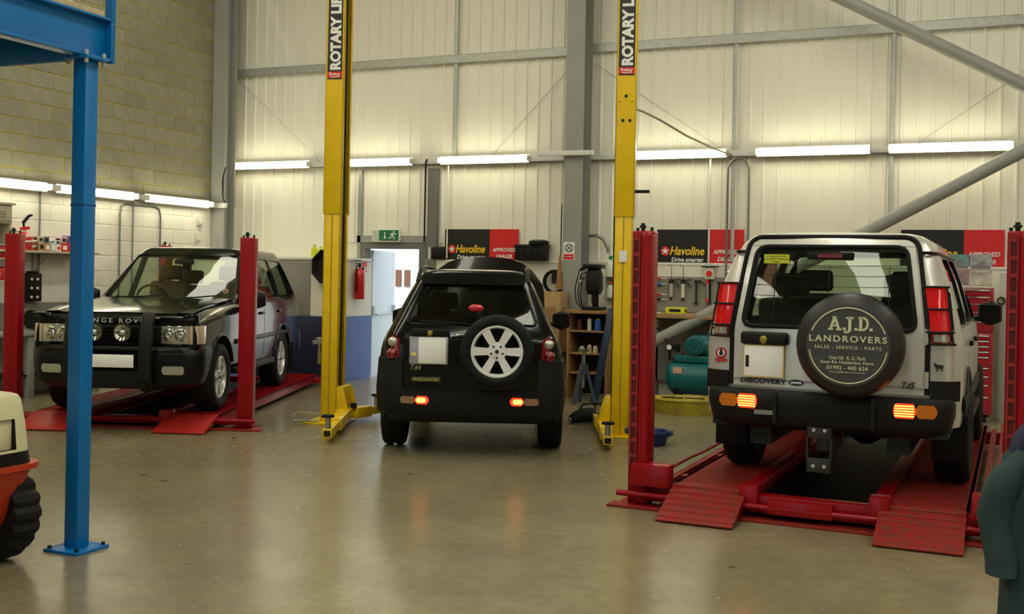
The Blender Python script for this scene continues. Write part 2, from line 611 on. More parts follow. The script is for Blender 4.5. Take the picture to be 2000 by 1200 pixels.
for x, z0, z1 in ((-7.55, 3.5, ZC), (-3.18, 1.95, ZC), (-1.09, 2.5, ZC)):
    q = B()
    q.box((x - .028, YB - .075, z0), (x + .028, YB - .07, z1)); q.box((x - .028, YB - .075, z0), (x - .024, YB - .03, z1))
    struct(q, 'trim_%d' % n, galv); n += 1
for (x0, z0), (x1, z1) in (((-11.7, 4.97), (-10.0, 3.5)), ((-5.68, 4.8), (-6.95, 3.5)), ((-5.25, 4.85), (-3.3, 3.5)), ((1.3, 5.0), (-.75, 3.55))):
    q = B(); q.cyl((x0, YB - .05, z0), (x1, YB - .05, z1), .005, seg=6)
    struct(q, 'trim_%d' % n, galv); n += 1
# tubular wind braces
q = B(); q.cyl((1.40, 14.72, 3.62), (-5.45, 14.72, 7.55), .084, seg=24)
struct(q, 'trim_%d' % n, steel_grey, smooth=40); n += 1
q = B(); q.cyl((1.40, 14.72, 3.86), (-5.4, 14.72, 0.12), .084, seg=24)
struct(q, 'trim_%d' % n, steel_grey, smooth=40); n += 1

# fire door
q = B()
q.box((-9.22, YB - .08, 0), (-9.12, YB + .1, 2.19)); q.box((-8.13, YB - .08, 0), (-8.0, YB + .1, 2.19)); q.box((-9.12, YB - .08, 2.09), (-8.13, YB + .1, 2.19))
door = struct(q, 'door_1', door_grey)
q = B(); q.box((-9.28, YB - .09, 2.19), (-7.98, YB - .02, 2.30)); q.box((-9.26, YB - .09, 0), (-9.2, YB - .03, 3.36))
struct(q, 'door_head', steel_grey, door)
q = B(); q.box((-7.98, YB - .11, 0), (-7.82, YB - .02, 3.36))
struct(q, 'door_post', door_grey, door)
leafm = M.Translation((-9.10, YB + .1, 0)) @ M.Rotation(R(97), 4, 'Z')
q = B(); q.box((0.02, -.022, .02), (.96, .022, 2.07), leafm)
leaf = struct(q, 'door_leaf', mat('pale_blue_door', (0.74, 0.84, 0.90), 0.4), door, bev=.003)
q = B(); q.box((0.0, -.06, 1.01), (.10, -.02, 1.16), leafm); q.box((.86, -.06, 1.01), (.95, -.02, 1.16), leafm)
q.tube([leafm @ V((.05, -.09, 1.02)), leafm @ V((.9, -.09, 1.02))], .018)
struct(q, 'push_bar', mat('pale_push_bar', (0.55, 0.62, 0.60), 0.3), leaf)
q = B()
for z in (.25, 1.1, 1.85): q.box((-9.125, YB + .08, z - .06), (-9.095, YB + .12, z + .06))
struct(q, 'hinge', steel_bare, door)
# pale building across the yard seen through the door
q = B(); q.box((-26, 24, 0), (-6, 24.4, 7)); 
bl = tag(q.done('building', mat('white_render', (0.88, 0.88, 0.86), 0.8)), 'white rendered building seen across the yard through the open fire door', 'building')
for x in (-13.38, -13.13):
    q = B(); q.box((x - .075, 23.96, 1.38), (x + .075, 24.05, 1.80))
    q.done('window', mat('brown_window', (0.20, 0.10, 0.06), 0.4), bl)

# exit sign, box stands out from the door head
def panel_sign(name, label, cat, x, z, w, h, m, y, t=.02, group=None, bev=.003):
    o = thing(name, label, cat, (x, y, z))
    q = B(); q.box((-w / 2, -t, -h / 2), (w / 2, 0, h / 2)); q.done('board', m, o, bev=bev)
    return o
# ------------------------------------------------------------------ fluorescent lights
tube_mat = mat('lit_fluorescent_diffuser', (0.9, 0.9, 0.85), 0.4, emit=TUBE_COL, estr=TUBE_POWER)
def batten(name, label, loc, rz, group):
    o = thing(name, label, 'light', loc, rz, group)
    q = B(); q.box((-.75, -.05, -.05), (.75, .0, .05)); q.box((-.75, -.058, -.062), (.75, -.05, .062)); q.done('housing', trunk_white, o, bev=.003)
    q = B(); q.cyl((-.70, -.105, 0), (.70, -.105, 0), .042, seg=14); q.ball((-.70, -.105, 0), .042, 10, 6); q.ball((.70, -.105, 0), .042, 10, 6)
    q.done('diffuser', tube_mat, o, smooth=50)
    q = B()
    q.box((-.765, -.15, -.042), (-.745, .0, .042)); q.done('end_cap', trunk_white, o, bev=.004)
    q = B(); q.box((.745, -.15, -.042), (.765, .0, .042)); q.done('end_cap', trunk_white, o, bev=.004)
    return o
bl_ = [(-10.91, 'farthest left, beside the corner column'), (-8.99, 'behind the left yellow post above the fire door'),
       (-7.0, 'between the fire door and the main grey column'), (-4.01, 'just right of the right yellow post'),
       (-2.1, 'above the silver car roof'), (-.37, 'farthest right, beside the diagonal brace')]
for x, s in bl_:
    batten('fluorescent_light', 'lit fluorescent batten on the back wall, ' + s, (x, YB - .1, 3.47), 0, 'lit battens along the back wall')
for y, s in ((10.34, 'at the left edge of the photo'), (11.99, 'crossed by the blue post'), (13.72, 'nearest the corner column')):
    batten('fluorescent_light', 'lit fluorescent batten on the block wall, ' + s, (XL + .05, y, 2.77), 90, 'lit battens along the left wall')
# white cable trunking carrying the battens
def trunk(name, label, a, c, rz=0):
    o = thing(name, label, 'trunking')
    q = B(); q.box(a, c); q.done('channel', trunk_white, o, bev=.004)
    return o
trunk('cable_trunking', 'white cable trunking under the battens from corner to main column', (XL + .1, YB - .1, 3.43), (-5.72, YB - .085, 3.51))
trunk('cable_trunking', 'white cable trunking under the battens right of the main column', (-5.3, YB - .1, 3.43), (1.2, YB - .085, 3.51))
trunk('cable_trunking', 'white cable trunking stepping around the main grey column', (-5.95, 14.74, 3.45), (-5.1, 14.79, 3.52))
trunk('cable_trunking', 'white cable trunking on the block wall behind the lit battens', (XL + .005, 9.5, 2.735), (XL + .05, 14.6, 2.805))
trunk('cable_trunking', 'white cable trunking crossing the corner column', (XL + .03, 14.57, 2.72), (-11.40, 14.63, 2.80))

# conduits and cables
def cable(name, label, pts, r, m, cat='cable'):
    q = B(); q.tube(pts, r, 8)
    return tag(q.done(name, m, smooth=60), label, cat)
cond = mat('grey_conduit', (0.20, 0.205, 0.19), 0.4, metal=0.5)
x = XL + .02
cable('conduit_loop', 'thin grey conduit looped upside-down on the white block wall', [(x, 12.55, 1.2), (x, 12.55, 2.5), (x, 12.58, 2.62), (x, 12.66, 2.66), (x, 13.30, 2.66), (x, 13.39, 2.62), (x, 13.42, 2.5), (x, 13.42, 1.2)], .014, cond, 'conduit')
cable('conduit', 'straight grey conduit rising to the batten above the green car', [(x, 12.82, 1.0), (x, 12.82, 2.75)], .011, cond, 'conduit')
cable('conduit', 'straight grey conduit above the small black dial panel', [(x, 11.05, 1.5), (x, 11.05, 2.75)], .011, cond, 'conduit')
y = YB - .12
cable('conduit', 'thin white conduit dropping beside the sign behind the black car', [(-7.62, y, 1.95), (-7.62, y, 3.42)], .012, trunk_white, 'conduit')
cable('conduit', 'thin white conduit crossing the middle sign', [(-3.5, y, 1.7), (-3.5, y, 3.42)], .014, trunk_white, 'conduit')
cable('conduit_loop', 'grey conduit bent over twice beside the right yellow post', [(-3.25, y, 1.7), (-3.25, y, 3.26), (-3.2, y, 3.36), (-3.1, y, 3.40), (-3.02, y, 3.38), (-2.95, y, 3.26), (-2.95, y, 2.0)], .017, cond, 'conduit')
cable('cable', 'black cable hanging along the dark post right of the fire door', [(-8.0, y, 3.5), (-8.01, y - .02, 3.45), (-8.02, y, 3.3), (-8.02, y, 2.2)], .014, black_rubber)
cable('cable', 'black cable loop dropping from the white trunking to the corner column', [(-11.43, 14.6, 2.8), (-11.48, 14.61, 2.9), (-11.5, 14.62, 3.2), (-11.44, 14.62, 3.4)], .010, black_rubber)
cable('cable', 'pale cable slung from the right yellow post to the wall battens', [(-3.395, 11.21, 3.50), (-3.37, 11.35, 3.50), (-3.36, 12.0, 3.50), (-3.35, 13.2, 3.47), (-3.28, 14.4, 3.45), (-3.2, 15.15, 3.44)], .014, mat('pale_cable', (0.40, 0.36, 0.26), 0.6))
cable('hose', 'grey hose bent over beside the main grey column', [(-5.26, 15.1, 2.3), (-5.14, 15.08, 2.31), (-5.02, 15.06, 2.25), (-4.95, 15.06, 2.12), (-4.94, 15.06, 2.06)], .025, cond, 'hose')
q = B(); q.cyl((-5.58, 14.80, 2.0), (-5.58, 14.80, 2.75), .008, seg=6); tag(q.done('cable', black_rubber), 'dark cable running up the left edge of the main column', 'cable')

# ------------------------------------------------------------------ signs
def oil_sign(label, x0, x1, xm, part_hidden=0):
    w = x1 - x0
    o = thing('oil_sign', label, 'sign', ((x0 + x1) / 2, YB - .035, 2.165), 0, 'oil brand signs on the ledge')
    q = B(); q.box((-w / 2, -.02, -.24), (xm - (x0 + x1) / 2, 0, .24)); q.done('black_panel', sign_black, o)
    q = B(); q.box((xm - (x0 + x1) / 2, -.02, -.24), (w / 2, 0, .24)); q.done('red_panel', sign_red, o)
    lx = -w / 2
    f = lambda u, v: facing(u, -.022, v)
    # emblem: red disc with a white star
    q = B(); q.cyl((lx + .125, -.0215, -.07), (lx + .125, -.020, -.07), .068, seg=24)
    em = q.done('red_disc', sign_red, o)
    q = B(); st = []
    for k in range(10):
        rr = .058 if k % 2 == 0 else .024
        a = PI / 2 + k * PI / 5
        st.append((lx + .125 + rr * math.cos(a), -.07 + rr * math.sin(a)))
    q.prism(st, 'y', -.0245, -.0225); q.done('white_star', ink_white, em)
    text('brand_lettering', 'Havoline', ink_yellow, o, f(lx + .445, -.065), width=.50, height=.125, bold=.022, shear=.25)
    text('slogan', 'Drive smarter', ink_white, o, f(lx + .455, -.19), width=.47, height=.062, bold=.02, shear=.2)
    rx = (xm + x1) / 2 - (x0 + x1) / 2
    text('dealer_lettering', 'APPROVED', ink_white, o, f(rx, -.075), width=.38, height=.060, bold=.022, shear=.2)
    text('dealer_lettering', 'DEALER', ink_white, o, f(rx + .01, -.175), width=.27, height=.060, bold=.022, shear=.2)
    return o
oil_sign('black and red oil sign directly behind the raised black bonnet', -7.69, -6.44, -6.92)
oil_sign('black and red oil sign above the tool board, crossed by two conduits', -4.27, -3.02, -3.5)
oil_sign('black and red oil sign behind the silver car, by the red tool chest', -.95, .30, -.18)

o = thing('exit_sign', 'green running-man fire exit sign above the open door', 'sign', (-8.70, YB - .1, 2.30))
q = B(); q.box((-.255, -.05, -.105), (.255, 0, .105)); q.done('light_box', mat('pale_light_box', (0.72, 0.74, 0.66), 0.4), o, bev=.006)
gm = mat('exit_green', (0.006, 0.16, 0.06), 0.4)
q = B(); q.box((-.12, -.054, -.085), (.235, -.05, .085)); q.done('green_face', gm, o)
q = B(); q.box((-.235, -.054, -.085), (-.13, -.05, .085)); q.done('white_doorway', mat('pale_sign_field', (0.55, 0.58, 0.5), 0.5), o)
q = B()  # arrow down
q.prism([(-.02, .055), (-.005, .055), (-.005, -.02), (.015, -.02), (-.0125, -.06), (-.04, -.02), (-.02, -.02)], 'y', -.0565, -.054); q.done('arrow', ink_white, o)
q = B()  # running figure
q.lathe([(0.001, -.0565), (.014, -.0565), (.014, -.054), (.001, -.054)], (.15, 0, .058), 'y', 12)
for a, c, w in (((.135, .04), (.12, -.01), .03), ((.12, -.008), (.16, -.03), .018), ((.16, -.03), (.15, -.065), .016), ((.118, -.005), (.09, -.04), .018), ((.09, -.04), (.055, -.042), .016),
                ((.14, .035), (.175, .012), .014), ((.175, .012), (.195, .03), .012), ((.13, .038), (.10, .025), .014), ((.10, .025), (.085, -.0), .012)):
    q.bar((a[0], -.0553, a[1]), (c[0], -.0553, c[1]), .0025, w, up=(0, -1, 0)) if False else q.bar((a[0], -.0553, a[1]), (c[0], -.0553, c[1]), w, .0024, up=(0, 1, 0))
q.done('running_figure', ink_white, o)

o = panel_sign('no_smoking_sign', 'small white and red prohibition notice on the main grey column', 'sign', -5.46, 2.07, .17, .26, ink_white, 14.818, .004, bev=0)
q = B(); q.tube([(.055 * math.cos(t * PI / 12), -.006, .045 + .055 * math.sin(t * PI / 12)) for t in range(24)], .006, 6, closed=True)
q.bar((-.035, -.006, .08), (.035, -.006, .01), .010, .003, up=(0, 1, 0)); q.bar((.035, -.0065, .08), (-.035, -.0065, .01), .010, .003, up=(0, 1, 0))
q.done('crossed_circle', ink_black, o)
q = B(); q.box((-.075, -.006, -.12), (.075, -.004, -.045)); q.done('red_strip', sign_red, o)
text('notice_print', 'NO SMOKING', ink_white, o, facing(0, -.0065, -.08), width=.11, height=.018)

# ------------------------------------------------------------------ fire extinguisher and notes by the door
o = thing('fire_extinguisher', 'red fire extinguisher hanging beside the open fire door', 'extinguisher', (-8.94, 14.78, 1.28))
rx_ = mat('extinguisher_red', (0.55, 0.012, 0.02), 0.25, coat=0.5)
q = B(); q.lathe([(.0, 0), (.075, .0), (.085, .015), (.085, .40), (.07, .45), (.03, .48), (.025, .50)], seg=20); q.done('cylinder', rx_, o, smooth=40)
q = B(); q.cyl((0, 0, .50), (0, 0, .56), .022, seg=10); q.box((-.012, -.12, .555), (.012, .03, .57)); q.box((-.012, -.13, .60), (.012, .03, .615)); q.done('valve_handle', black_plastic, o)
q = B(); q.tube([(0, -.02, .53), (0, -.09, .53), (0, -.11, .46), (0, -.1, .2), (0, -.1, .1)], .012, 8); q.done('hose', black_rubber, o, smooth=60)
q = B(); q.box((-.03, .08, .1), (.03, .09, .5)); q.box((-.09, .02, .44), (.0, .09, .46)); q.done('bracket', dark_steel, o)
q = B(); q.box((-9.028, 15.0, 1.72), (-9.02, 15.13, 1.88)); t = tag(q.done('fire_notice', sign_red), 'small red and white notice beside the fire extinguisher', 'sign')
q = B(); q.box((-9.0205, 15.02, 1.735), (-9.018, 15.11, 1.79)); q.done('white_print', ink_white, t)
q = B(); q.box((-9.028, 15.02, 1.50), (-9.022, 15.10, 1.66)); tag(q.done('notice_card', mat('grey_card', (0.5, 0.5, 0.45), 0.6)), 'small grey card below the red notice by the door', 'sign')

# ------------------------------------------------------------------ blue mezzanine
o = thing('mezzanine', 'blue steel mezzanine corner with a square post on the left', 'mezzanine', (-4.92, 4.96, 0))
q = B(); q.box((-.13, -.13, 0), (.13, .13, .018)); bp = q.done('base_plate', blue_steel, o, bev=.003)
for sx in (-1, 1):
    for sy in (-1, 1):
        q = B(); q.cyl((sx * .105, sy * .105, .018), (sx * .105, sy * .105, .035), .011, seg=6); q.done('anchor_bolt', dark_steel, bp)
q = B(); q.box((-.05, -.05, .018), (.05, .05, 2.92)); q.done('post', blue_steel, o, bev=.006)
q = B(); q.box((-.051, -.051, 2.05), (.051, .051, 2.062)); q.done('post_joint', mat('dark_blue_joint', (0.0, 0.07, 0.25), 0.4), o)
q = B()
q.box((-.008, -4.6, 2.94), (.004, .16, 3.20)); q.box((-.05, -4.6, 2.94), (.05, .16, 2.956)); q.box((-.05, -4.6, 3.185), (.05, .16, 3.20)); q.box((-.05, .148, 2.94), (.05, .16, 3.2))
q.done('edge_beam', blue_steel, o, bev=.002)
q = B(); q.box((-.09, -.09, 2.92), (.09, .09, 2.94)); cp = q.done('cap_plate', blue_steel, o, bev=.002)
for sx in (-1, 1):
    for sy in (-1, 1):
        q = B(); q.cyl((sx * .07, sy * .07, 2.895), (sx * .07, sy * .07, 2.97), .012, seg=6); q.done('cap_bolt', galv, cp)
q = B(); q.box((-.02, .165, 2.935), (.035, .20, 4.2)); q.done('guard_post', blue_steel, o, bev=.003)
tim = mat('pale_deck_board', (0.50, 0.42, 0.24), 0.7, var=0.1)
for k in range(6):
    q = B(); q.box((-5.2, -4.5 + k * .77, 3.2), (.03, -4.5 + (k + 1) * .77 - .01, 3.238)); q.done('deck_board', tim, o, bev=.003)
for k in range(6):
    q = B(); yy = -.42 - k * .62; q.box((-5.0, yy - .03, 2.99), (-.02, yy + .03, 3.19)); q.done('joist', mat('brown_joist', (0.14, 0.09, 0.05), 0.6), o, bev=.003)
q = B(); q.box((-5.0, .10, 2.96), (-.06, .15, 3.19)); q.done('end_beam', blue_steel, o, bev=.003)
q = B(); q.box((-5.72, 4.0, 3.24), (-5.02, 4.95, 3.75)); tag(q.done('storage_box', mat('white_box', (0.62, 0.62, 0.56), 0.6), bev=.006), 'pale box standing on the mezzanine deck', 'box')

# ------------------------------------------------------------------ two-post lift
def twopost(label, loc, rz, s, arms):
    """s=+1: the channel opens to +x"""
    o = thing('two_post_lift_column', label, 'lift', loc, rz)
    q = B(); q.box((-.26 if s > 0 else -.2, -.24, 0), (.2 if s > 0 else .26, .24, .02)); q.done('base_plate', yellow_steel, o, bev=.003)
    q = B()
    w, d, t = .095, .14, .014
    q.box((-w, -d, .02), (w, -d + t, 2.36)); q.box((-w, d - t, .02), (w, d, 2.36)); q.box((-s * w, -d, .02), (-s * (w - t), d, 2.36))
    q.box((s * w, -d, .02), (s * (w - t), -d + .05, 2.36)); q.box((s * w, d - .05, .02), (s * (w - t), d, 2.36))
    q.done('column', yellow_steel, o, bev=.003)
    q = B(); q.box((-.006, -d - .004, .03), (.006, -d, 2.34)); q.done('seam', mat('dark_yellow_seam', (0.40, 0.24, 0.0), 0.5), o)
    q = B()
    w2, d2 = .105, .15
    q.box((-w2, -d2, 2.34), (w2, -d2 + .012, 5.2)); q.box((-w2, d2 - .012, 2.34), (w2, d2, 5.2)); q.box((-s * w2, -d2, 2.34), (-s * (w2 - .012), d2, 5.2))
    q.box((s * w2, -d2, 2.34), (s * (w2 - .012), -d2 + .045, 5.2)); q.box((s * w2, d2 - .045, 2.34), (s * (w2 - .012), d2, 5.2))
    q.done('extension', yellow_steel, o, bev=.003)
    q = B(); q.box((-.06, -.09, .1), (.06, .09, 5.1)); q.done('inner_carriage_track', mat('dark_lift_track', (0.10, 0.07, 0.02), 0.5), o)
    # lettering panel
    q = B(); q.box((-.085, -d2 - .003, 3.84), (.085, -d2, 5.1)); lb = q.done('name_panel', ink_black, o)
    text('panel_lettering', 'ROTARY LIFT', ink_white, lb, facing(.005, -d2 - .0035, 4.395, roll=90), width=.90, height=.125, bold=.05)
    q = B(); q.box((-.085, -d2 - .005, 3.855), (.085, -d2 - .003, 3.925)); rb = q.done('red_mark', sign_red, o)
    text('mark_lettering', 'Rotary', ink_white, rb, facing(0, -d2 - .0055, 3.895), width=.13, height=.04, bold=.02, shear=.2)
    q = B(); q.tube([(-.05, -d2 - .006, 3.868), (0, -d2 - .006, 3.862), (.055, -d2 - .006, 3.872)], .005, 5); q.done('underline', ink_white, rb)
    # small side cable and rope
    q = B(); q.tube([(s * .105, -.05, 4.9), (s * .108, -.05, 2.4), (s * .10, -.06, .4)], .008, 6); q.done('lock_cable', dark_steel, o)
    # carriage
    q = B(); q.box((s * .10, -.16, .10), (s * .17, .16, .42)); q.box((s * .10, -.2, .06), (s * .24, .2, .17)); q.prism([(s * .10, .17), (s * .24, .17), (s * .17, .42), (s * .10, .42)], 'y', -.17, -.15)
    q.prism([(s * .10, .17), (s * .24, .17), (s * .17, .42), (s * .10, .42)], 'y', .15, .17)
    q.done('carriage', yellow_steel, o, bev=.004)
    for (px, py), (tx, ty) in arms:
        a, c = V((px, py, .115)), V((tx, ty, .10))
        d_ = (c - a).normalized()
        q = B(); q.bar(a, a + (c - a) * .6, .13, .12); q.bar(a + (c - a) * .5, c + d_ * .05, .095, .085)
        am = q.done('swing_arm', yellow_steel, o, bev=.006)
        q = B(); q.bar(c + d_ * .045, c + d_ * .052, .065, .055); q.done('arm_end', dark_steel, am)
        q = B(); q.cyl(c + V((0, 0, .03)), c + V((0, 0, .15)), .028, seg=14); q.done('pad_screw', steel_bare, am, smooth=40)
        q = B(); q.lathe([(.02, .15), (.062, .155), (.065, .175), (.045, .18)], (c.x, c.y, c.z), seg=18); q.done('lift_pad', black_rubber, am, smooth=40)
        q = B(); q.cyl(a + V((0, 0, .05)), a + V((0, 0, .11)), .035, seg=12); q.done('pivot_pin', dark_steel, am, smooth=40)
    # foot guard loops
    q = B(); u = -s * .16
    q.tube([(u * .6, -.18, .03), (u * 2.1, -.34, .05), (u * 2.3, -.28, .10), (u * 2.0, -.16, .12), (u * .7, -.1, .10)], .012, 6); q.done('foot_guard', steel_bare, o, smooth=60)
    return o
L1 = twopost('left yellow two-post lift column, by the open fire door', (-6.66, 10.48, 0), 14, 1, [((.19, -.12), (.44, -1.45)), ((.24, .02), (.36, .52))])
L2 = twopost('right yellow two-post lift column, beside the red post', (-3.50, 11.20, 0), 14, -1, [((-.17, -.1), (-.06, -1.05)), ((-.22, .12), (-.30, .62))])
q = B()
for xx, zz, rr in ((0, 3.62, .018), (-.03, 3.36, .018), (.045, 3.36, .018)): q.cyl((xx, -.152, zz), (xx, -.148, zz), rr, seg=14)
for xx in (-.07, .065): q.cyl((xx, -.152, 3.56), (xx, -.148, 3.56), .008, seg=8)
q.done('bolt_hole', dark_steel, L2)
q = B(); q.cyl((.1, 0, 2.62), (.26, -.02, 2.62), .018, seg=10); q.done('limit_switch', black_plastic, L2)
q = B(); q.box((-.04, -.158, 1.86), (.04, -.14, 1.98)); q.done('data_plate', ink_white, L2)
q = B(); q.box((.03, -.16, 5.2), (3.2, .16, 5.36), M.Rotation(R(0), 4, 'Z')); q.done('overhead_beam', yellow_steel, L1, bev=.004)

# ------------------------------------------------------------------ four-post lifts
def fourpost(label, loc, rz, h, ramp_m, deck_m, detail, half=1.27, L=4.55, rw=.56, rc=.72):
    o = thing('four_post_lift', label, 'lift', loc, rz)
    for sx in (-1, 1):
        for yy, front in ((0, 1), (L, 0)):
            q = B(); cx = sx * half
            q.box((cx - .08, yy - .07, .02), (cx + .08, yy + .07, 2.04))
            po = q.done('post', red_steel, o, bev=.012, seg=3)
            q = B(); q.box((cx - .15, yy - .14, 0), (cx + .15, yy + .14, .02)); q.done('foot_plate', red_steel, po, bev=.003)
            q = B(); q.cyl((cx - .02, yy, 2.04), (cx - .02, yy, 2.10), .016, seg=8); q.cyl((cx - .02, yy, 2.065), (cx - .02, yy, 2.082), .028, seg=6); q.done('top_bolt', dark_steel, po)
            for dx, hh in ((.05, .03), (-.06, .025)):
                q = B(); q.cyl((cx + dx, yy, 2.04), (cx + dx, yy, 2.04 + hh), .012, seg=8); q.done('small_bolt', dark_steel, po)
            if front and detail:
                q = B(); q.box((cx - .005, yy - .105, .02), (cx + .082, yy + .05, 2.035)); q.done('post_channel', red_steel, po, bev=.034, seg=4)
                q = B()
                q.box((cx - .068, yy - .082, .3), (cx - .058, yy - .068, 2.0)); q.box((cx - .022, yy - .082, .3), (cx - .012, yy - .068, 2.0))
                for k in range(15): q.box((cx - .062, yy - .080, .36 + k * .115), (cx - .018, yy - .068, .385 + k * .115))
                q.done('latch_rack', mat('worn_rack', (0.34, 0.03, 0.03), 0.35, metal=.3, var=.3, vscale=30), po)
                q = B(); q.box((cx - .058, yy - .0715, .3), (cx - .022, yy - .0695, 2.0)); q.done('rack_groove', mat('dark_groove', (0.10, 0.004, 0.006), 0.5), po)
                q = B(); q.box((cx + (-.02 if sx < 0 else -.26), yy - .17, .17), (cx + (.26 if sx < 0 else .02), yy - .02, .33)); q.done('post_housing', red_steel, po, bev=.008)
    # cross beams with locking tube
    for yy, s in ((0, -1), (L, 1)):
        q = B(); q.box((-half + .08, yy - .06, .045), (half - .08, yy + .06, h - .03))
        cb = q.done('cross_beam', red_steel, o, bev=.006)
        if yy == 0:
            q = B(); q.cyl((-half - .14, yy - .13, .10), (half + .14, yy - .13, .10), .022, seg=12); q.done('lock_tube', red_steel, cb, smooth=40)
            q = B(); q.box((-half - .2, yy - .19, .0), (half + .2, yy - .03, .018)); q.done('floor_rail', red_worn, cb, bev=.003)
            if detail:
                q = B(); q.box((-.3, yy - .15, .06), (.14, yy - .06, .16)); q.done('lock_box', red_steel, cb, bev=.006)
    for sx in (-1, 1):
        x0, x1 = sx * rc - rw / 2, sx * rc + rw / 2
        q = B(); q.box((x0, -.02, h - .035), (x1, L + .3, h - .004)); q.box((x0, -.02, h - .1), (x0 + .03, L + .3, h - .004)); q.box((x1 - .03, -.02, h - .1), (x1, L + .3, h - .004))
        rwy = q.done('runway', deck_m, o, bev=.003)
        q = B()
        yy = .02
        while yy < L + .28:
            q.box((x0 + .03, yy, h - .006), (x1 - .09 if sx < 0 else x1 - .03, yy + .014, h)); yy += .045 if detail else .09
        q.done('tread_rib', deck_m, rwy)['kind'] = 'stuff'
        xi = x1 if sx < 0 else x0
        q = B(); q.box((xi - .05, -.05, h - .03), (xi + .05, L + .25, h + .028)); q.done('inner_rail', red_steel, rwy, bev=.004)
        q = B(); q.box((xi - .065, -.13, h - .13), (xi + .065, .02, h + .045)); q.done('end_block', red_steel, rwy, bev=.006)
        # ramp
        rp = [(-.03, h - .002), (-.03, h - .03), (-.50, .004), (-.51, .018)]
        q = B(); q.prism(rp, 'x', x0 + .0, x1 - .02)
        ra = q.done('ramp', ramp_m, o, bev=.002)
        q = B()
        for k in range(6 if detail else 9):
            t = (k + .5) / (6 if detail else 9)
            yk, zk = -.03 + (-.47) * t, h + (.018 - h) * t
            q.cyl((x0, yk, zk - .004), (x1 - .02, yk, zk - .004), .017 if detail else .006, seg=8)
        q.done('ramp_rib', ramp_m, ra, smooth=40)
        q = B(); q.prism([(-.03, h - .03), (-.45, .012), (-.30, .012), (-.03, .06)], 'x', x0 + .02, x0 + .03); q.prism([(-.03, h - .03), (-.45, .012), (-.30, .012), (-.03, .06)], 'x', x1 - .05, x1 - .04); q.done('ramp_gusset', red_steel, ra)
    q = B(); q.box((-rc + rw / 2 + .02, .08, .03), (rc - rw / 2 - .02, L, .045)); q.done('dark_floor_sheet', mat('black_gap_sheet', (0.008, 0.007, 0.006), 0.6, spec=0.2), o)  # sheet added to blacken the too bright floor between the runways
    # air pipe and side rail along the left runway
    if detail:
        x0 = -rc - rw / 2
        q = B(); q.tube([(x0 - .13, .0, h + .02), (x0 - .13, .25, h + .04), (x0 - .10, .7, h + .06), (x0 - .13, 1.3, h + .03), (x0 - .12, 2.2, h + .04), (x0 - .13, L, h + .02)], .013, 8); q.done('air_pipe', red_worn, o, smooth=60)
        q = B(); q.box((x0 - .10, -.05, h - .04), (x0 - .05, L, h + .0))
        for k in range(4): q.box((x0 - .10, .3 + k * 1.1, h - .03), (x0 + .01, .38 + k * 1.1, h - .01))
        q.done('jack_rail', red_worn, o)
        q = B(); q.box((-x0 + .05, -.05, h - .04), (-x0 + .10, L, h)); q.box((-x0 + .14, -.05, h - .06), (-x0 + .16, L, h + .06)); q.done('jack_rail', red_steel, o)
    return o
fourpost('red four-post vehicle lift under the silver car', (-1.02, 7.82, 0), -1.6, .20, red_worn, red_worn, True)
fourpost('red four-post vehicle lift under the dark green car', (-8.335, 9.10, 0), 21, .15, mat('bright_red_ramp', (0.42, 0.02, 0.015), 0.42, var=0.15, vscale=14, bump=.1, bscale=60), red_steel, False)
# ------------------------------------------------------------------ cars
def lerp(tab, z, k):
    if z <= tab[0][0]: return tab[0][k]
    for a, c in zip(tab, tab[1:]):
        if z <= c[0]:
            t = (z - a[0]) / (c[0] - a[0])
            return a[k] + (c[k] - a[k]) * t
    return tab[-1][k]

